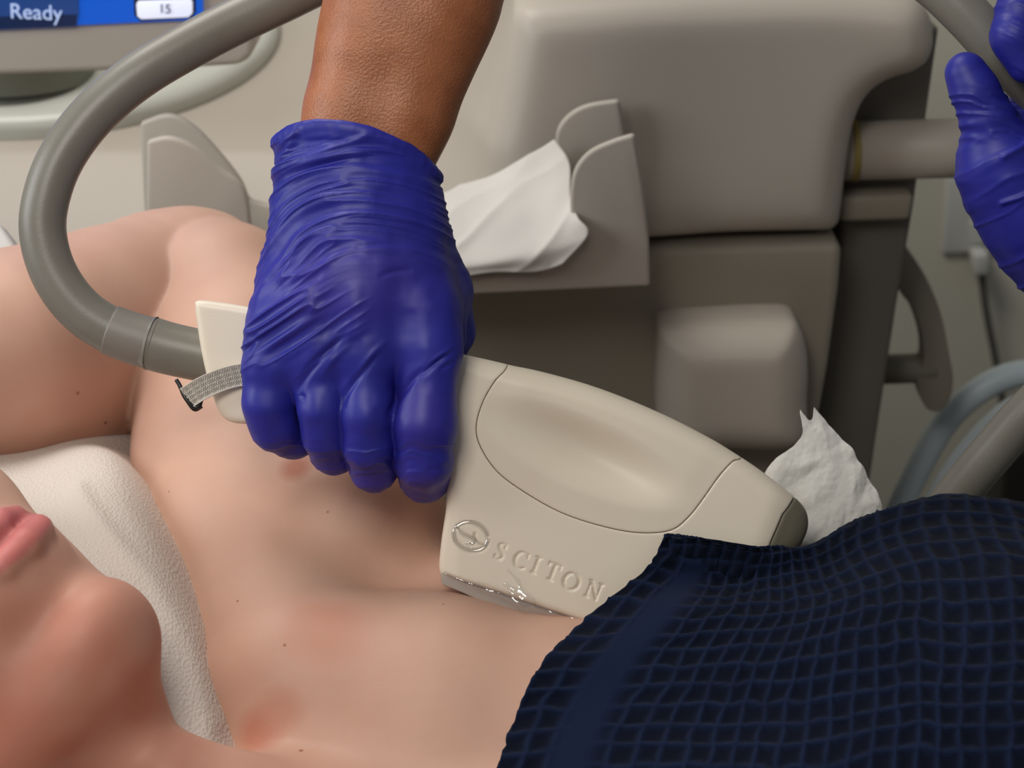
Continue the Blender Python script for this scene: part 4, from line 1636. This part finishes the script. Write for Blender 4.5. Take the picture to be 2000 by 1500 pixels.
# folds drawn down-left from the corner
fold = 10 * np.exp(-((vv - 4.9 + 0.10 * (uu - 3)) / 0.45) ** 2) * (1 - sst(7, 11, uu))
G = G + Nn * ((rib_h * 9.0 - 4.5) + soft + fold - 4)[..., None]
fray = (vnoise(np.arange(NV * SUB + 1) / 3.0, 0, 0, 75) - .5) * 5
G[:, 0, 0] += fray
V, Qd = shell(G, Nn * -9.0)
rb = np.clip(rib * (1 - flat) * 0.85 + flat * 0.75, 0, 1)  # ribs and plain band lighter than the pits: light put into the colour
to = px_obj('towel', V, Qd, M['towel'], None, {'rib': np.concatenate([rb.ravel(), rb.ravel()])})
tag(to, 'navy blue waffle-weave towel draped over the torso of the patient', 'towel')

# ------------------------------------------------------------------ wipe in the cradle
def wy(px, py, Y):
    return YW(px, py, Y)


cw = [
    [wy(700, 392, CY + 0.0612), wy(845, 380, CY + 0.0612), wy(930, 352, CY + 0.0578), wy(1010, 318, CY + 0.0530), wy(1082, 272, CY + 0.0490)],
    [wy(690, 410, CY + 0.0476), wy(840, 398, CY + 0.0449), wy(940, 384, CY + 0.0422), wy(1030, 352, CY + 0.0381), wy(1112, 318, CY + 0.0354)],
    [wy(690, 440, CY + 0.0272), wy(838, 430, CY + 0.0245), wy(940, 422, CY + 0.0204), wy(1040, 402, CY + 0.0177), wy(1114, 384, CY + 0.0150)],
    [wy(690, 490, CY + 0.0082), wy(838, 480, CY + 0.0054), wy(940, 474, CY + 0.0027), wy(1045, 458, CY + 0.0000), wy(1128, 424, CY - 0.005)],
    [wy(690, 530, CY - 0.008), wy(840, 522, CY - 0.009), wy(945, 512, CY - 0.010), wy(1050, 496, CY - 0.011), wy(1148, 458, CY - 0.012)],
    [wy(690, 556, CY - 0.010), wy(850, 548, CY - 0.011), wy(960, 532, CY - 0.012), wy(1048, 531, CY - 0.013), wy(1098, 516, CY - 0.014)],
]
G = surf(cw, 90, 90)
nn = gnormals(G)
uu, vv = np.meshgrid(np.linspace(0, 1, 90), np.linspace(0, 1, 90))
G = G + nn * (0.0035 * (vnoise(uu * 5, vv * 4, 0, 81) - .5) + 0.0022 * (ridged(uu * 4 + vv * 3, vv * 2, 82, 2) - .3))[..., None] * (0.3 + 0.7 * np.minimum(1, 8 * uu * (1 - uu)))[..., None]
if nn[..., 1].mean() > 0:
    nn = -nn
V, Qd = shell(G, -nn * 0.0006)
tag(px_obj('tissue_wipe', V, Qd, M['tissue'], world=True), 'white tissue wipe lying over the cradle tray of the console', 'tissue')

# ------------------------------------------------------------------ crumpled paper towel behind the handpiece
pz_ = -330
cw = [
    [(1564, 800, pz_), (1572, 812, pz_ + 4), (1580, 820, pz_ + 6), (1588, 816, pz_ + 4), (1590, 796, pz_)],
    [(1568, 846, pz_ + 4), (1580, 850, pz_ + 14), (1594, 848, pz_ + 20), (1612, 838, pz_ + 8), (1626, 832, pz_ - 4)],
    [(1542, 880, pz_ + 8), (1572, 890, pz_ + 28), (1602, 886, pz_ + 32), (1636, 880, pz_ + 14), (1660, 876, pz_ - 6)],
    [(1500, 916, pz_ + 10), (1550, 930, pz_ + 40), (1606, 926, pz_ + 44), (1656, 920, pz_ + 20), (1692, 928, pz_ - 8)],
    [(1480, 990, pz_ + 20), (1550, 990, pz_ + 50), (1610, 985, pz_ + 50), (1668, 980, pz_ + 24), (1718, 975, pz_ - 8)],
    [(1480, 1080, pz_ + 24), (1550, 1080, pz_ + 50), (1610, 1080, pz_ + 44), (1680, 1075, pz_ + 20), (1740, 1060, pz_ - 8)],
    [(1490, 1220, pz_ + 10), (1550, 1220, pz_ + 20), (1610, 1220, pz_ + 20), (1680, 1215, pz_ + 0), (1740, 1200, pz_ - 20)],
]
G = surf([[Q(*p) for p in r] for r in cw], 110, 130)
nn = gnormals(G)
if nn[..., 2].mean() < 0:
    nn = -nn
x, y = G[..., 0], G[..., 1]
G[..., 2] = pz_ + (G[..., 2] - pz_) * 0.45
cr = 0
rg = random.Random(12)
wx, wyy = x + 26 * (vnoise(x / 70, y / 70, 0, 95) - .5), y + 26 * (vnoise(x / 70, y / 70, 0, 96) - .5)
for k in range(11):
    a, per, ph = rg.uniform(0, math.pi), rg.uniform(50, 170), rg.uniform(0, 100)
    m_ = sst(0.3, 0.7, vnoise(x / 80, y / 80, 0, 100 + k))
    cr = cr + per * 0.075 * m_ * (np.abs(((wx * math.cos(a) + wyy * math.sin(a) + ph) / per) % 1 - 0.5) * 2 - 0.5)
cr = cr + 1.6 * (vnoise(x / 9, y / 9, 0, 97) - .5)
G = G + nn * cr[..., None]
V, Qd = shell(G, -nn * 3.0)
tag(px_obj('paper_towel', V, Qd, M['paper']), 'crumpled white paper towel standing behind the end of the handpiece', 'paper towel')
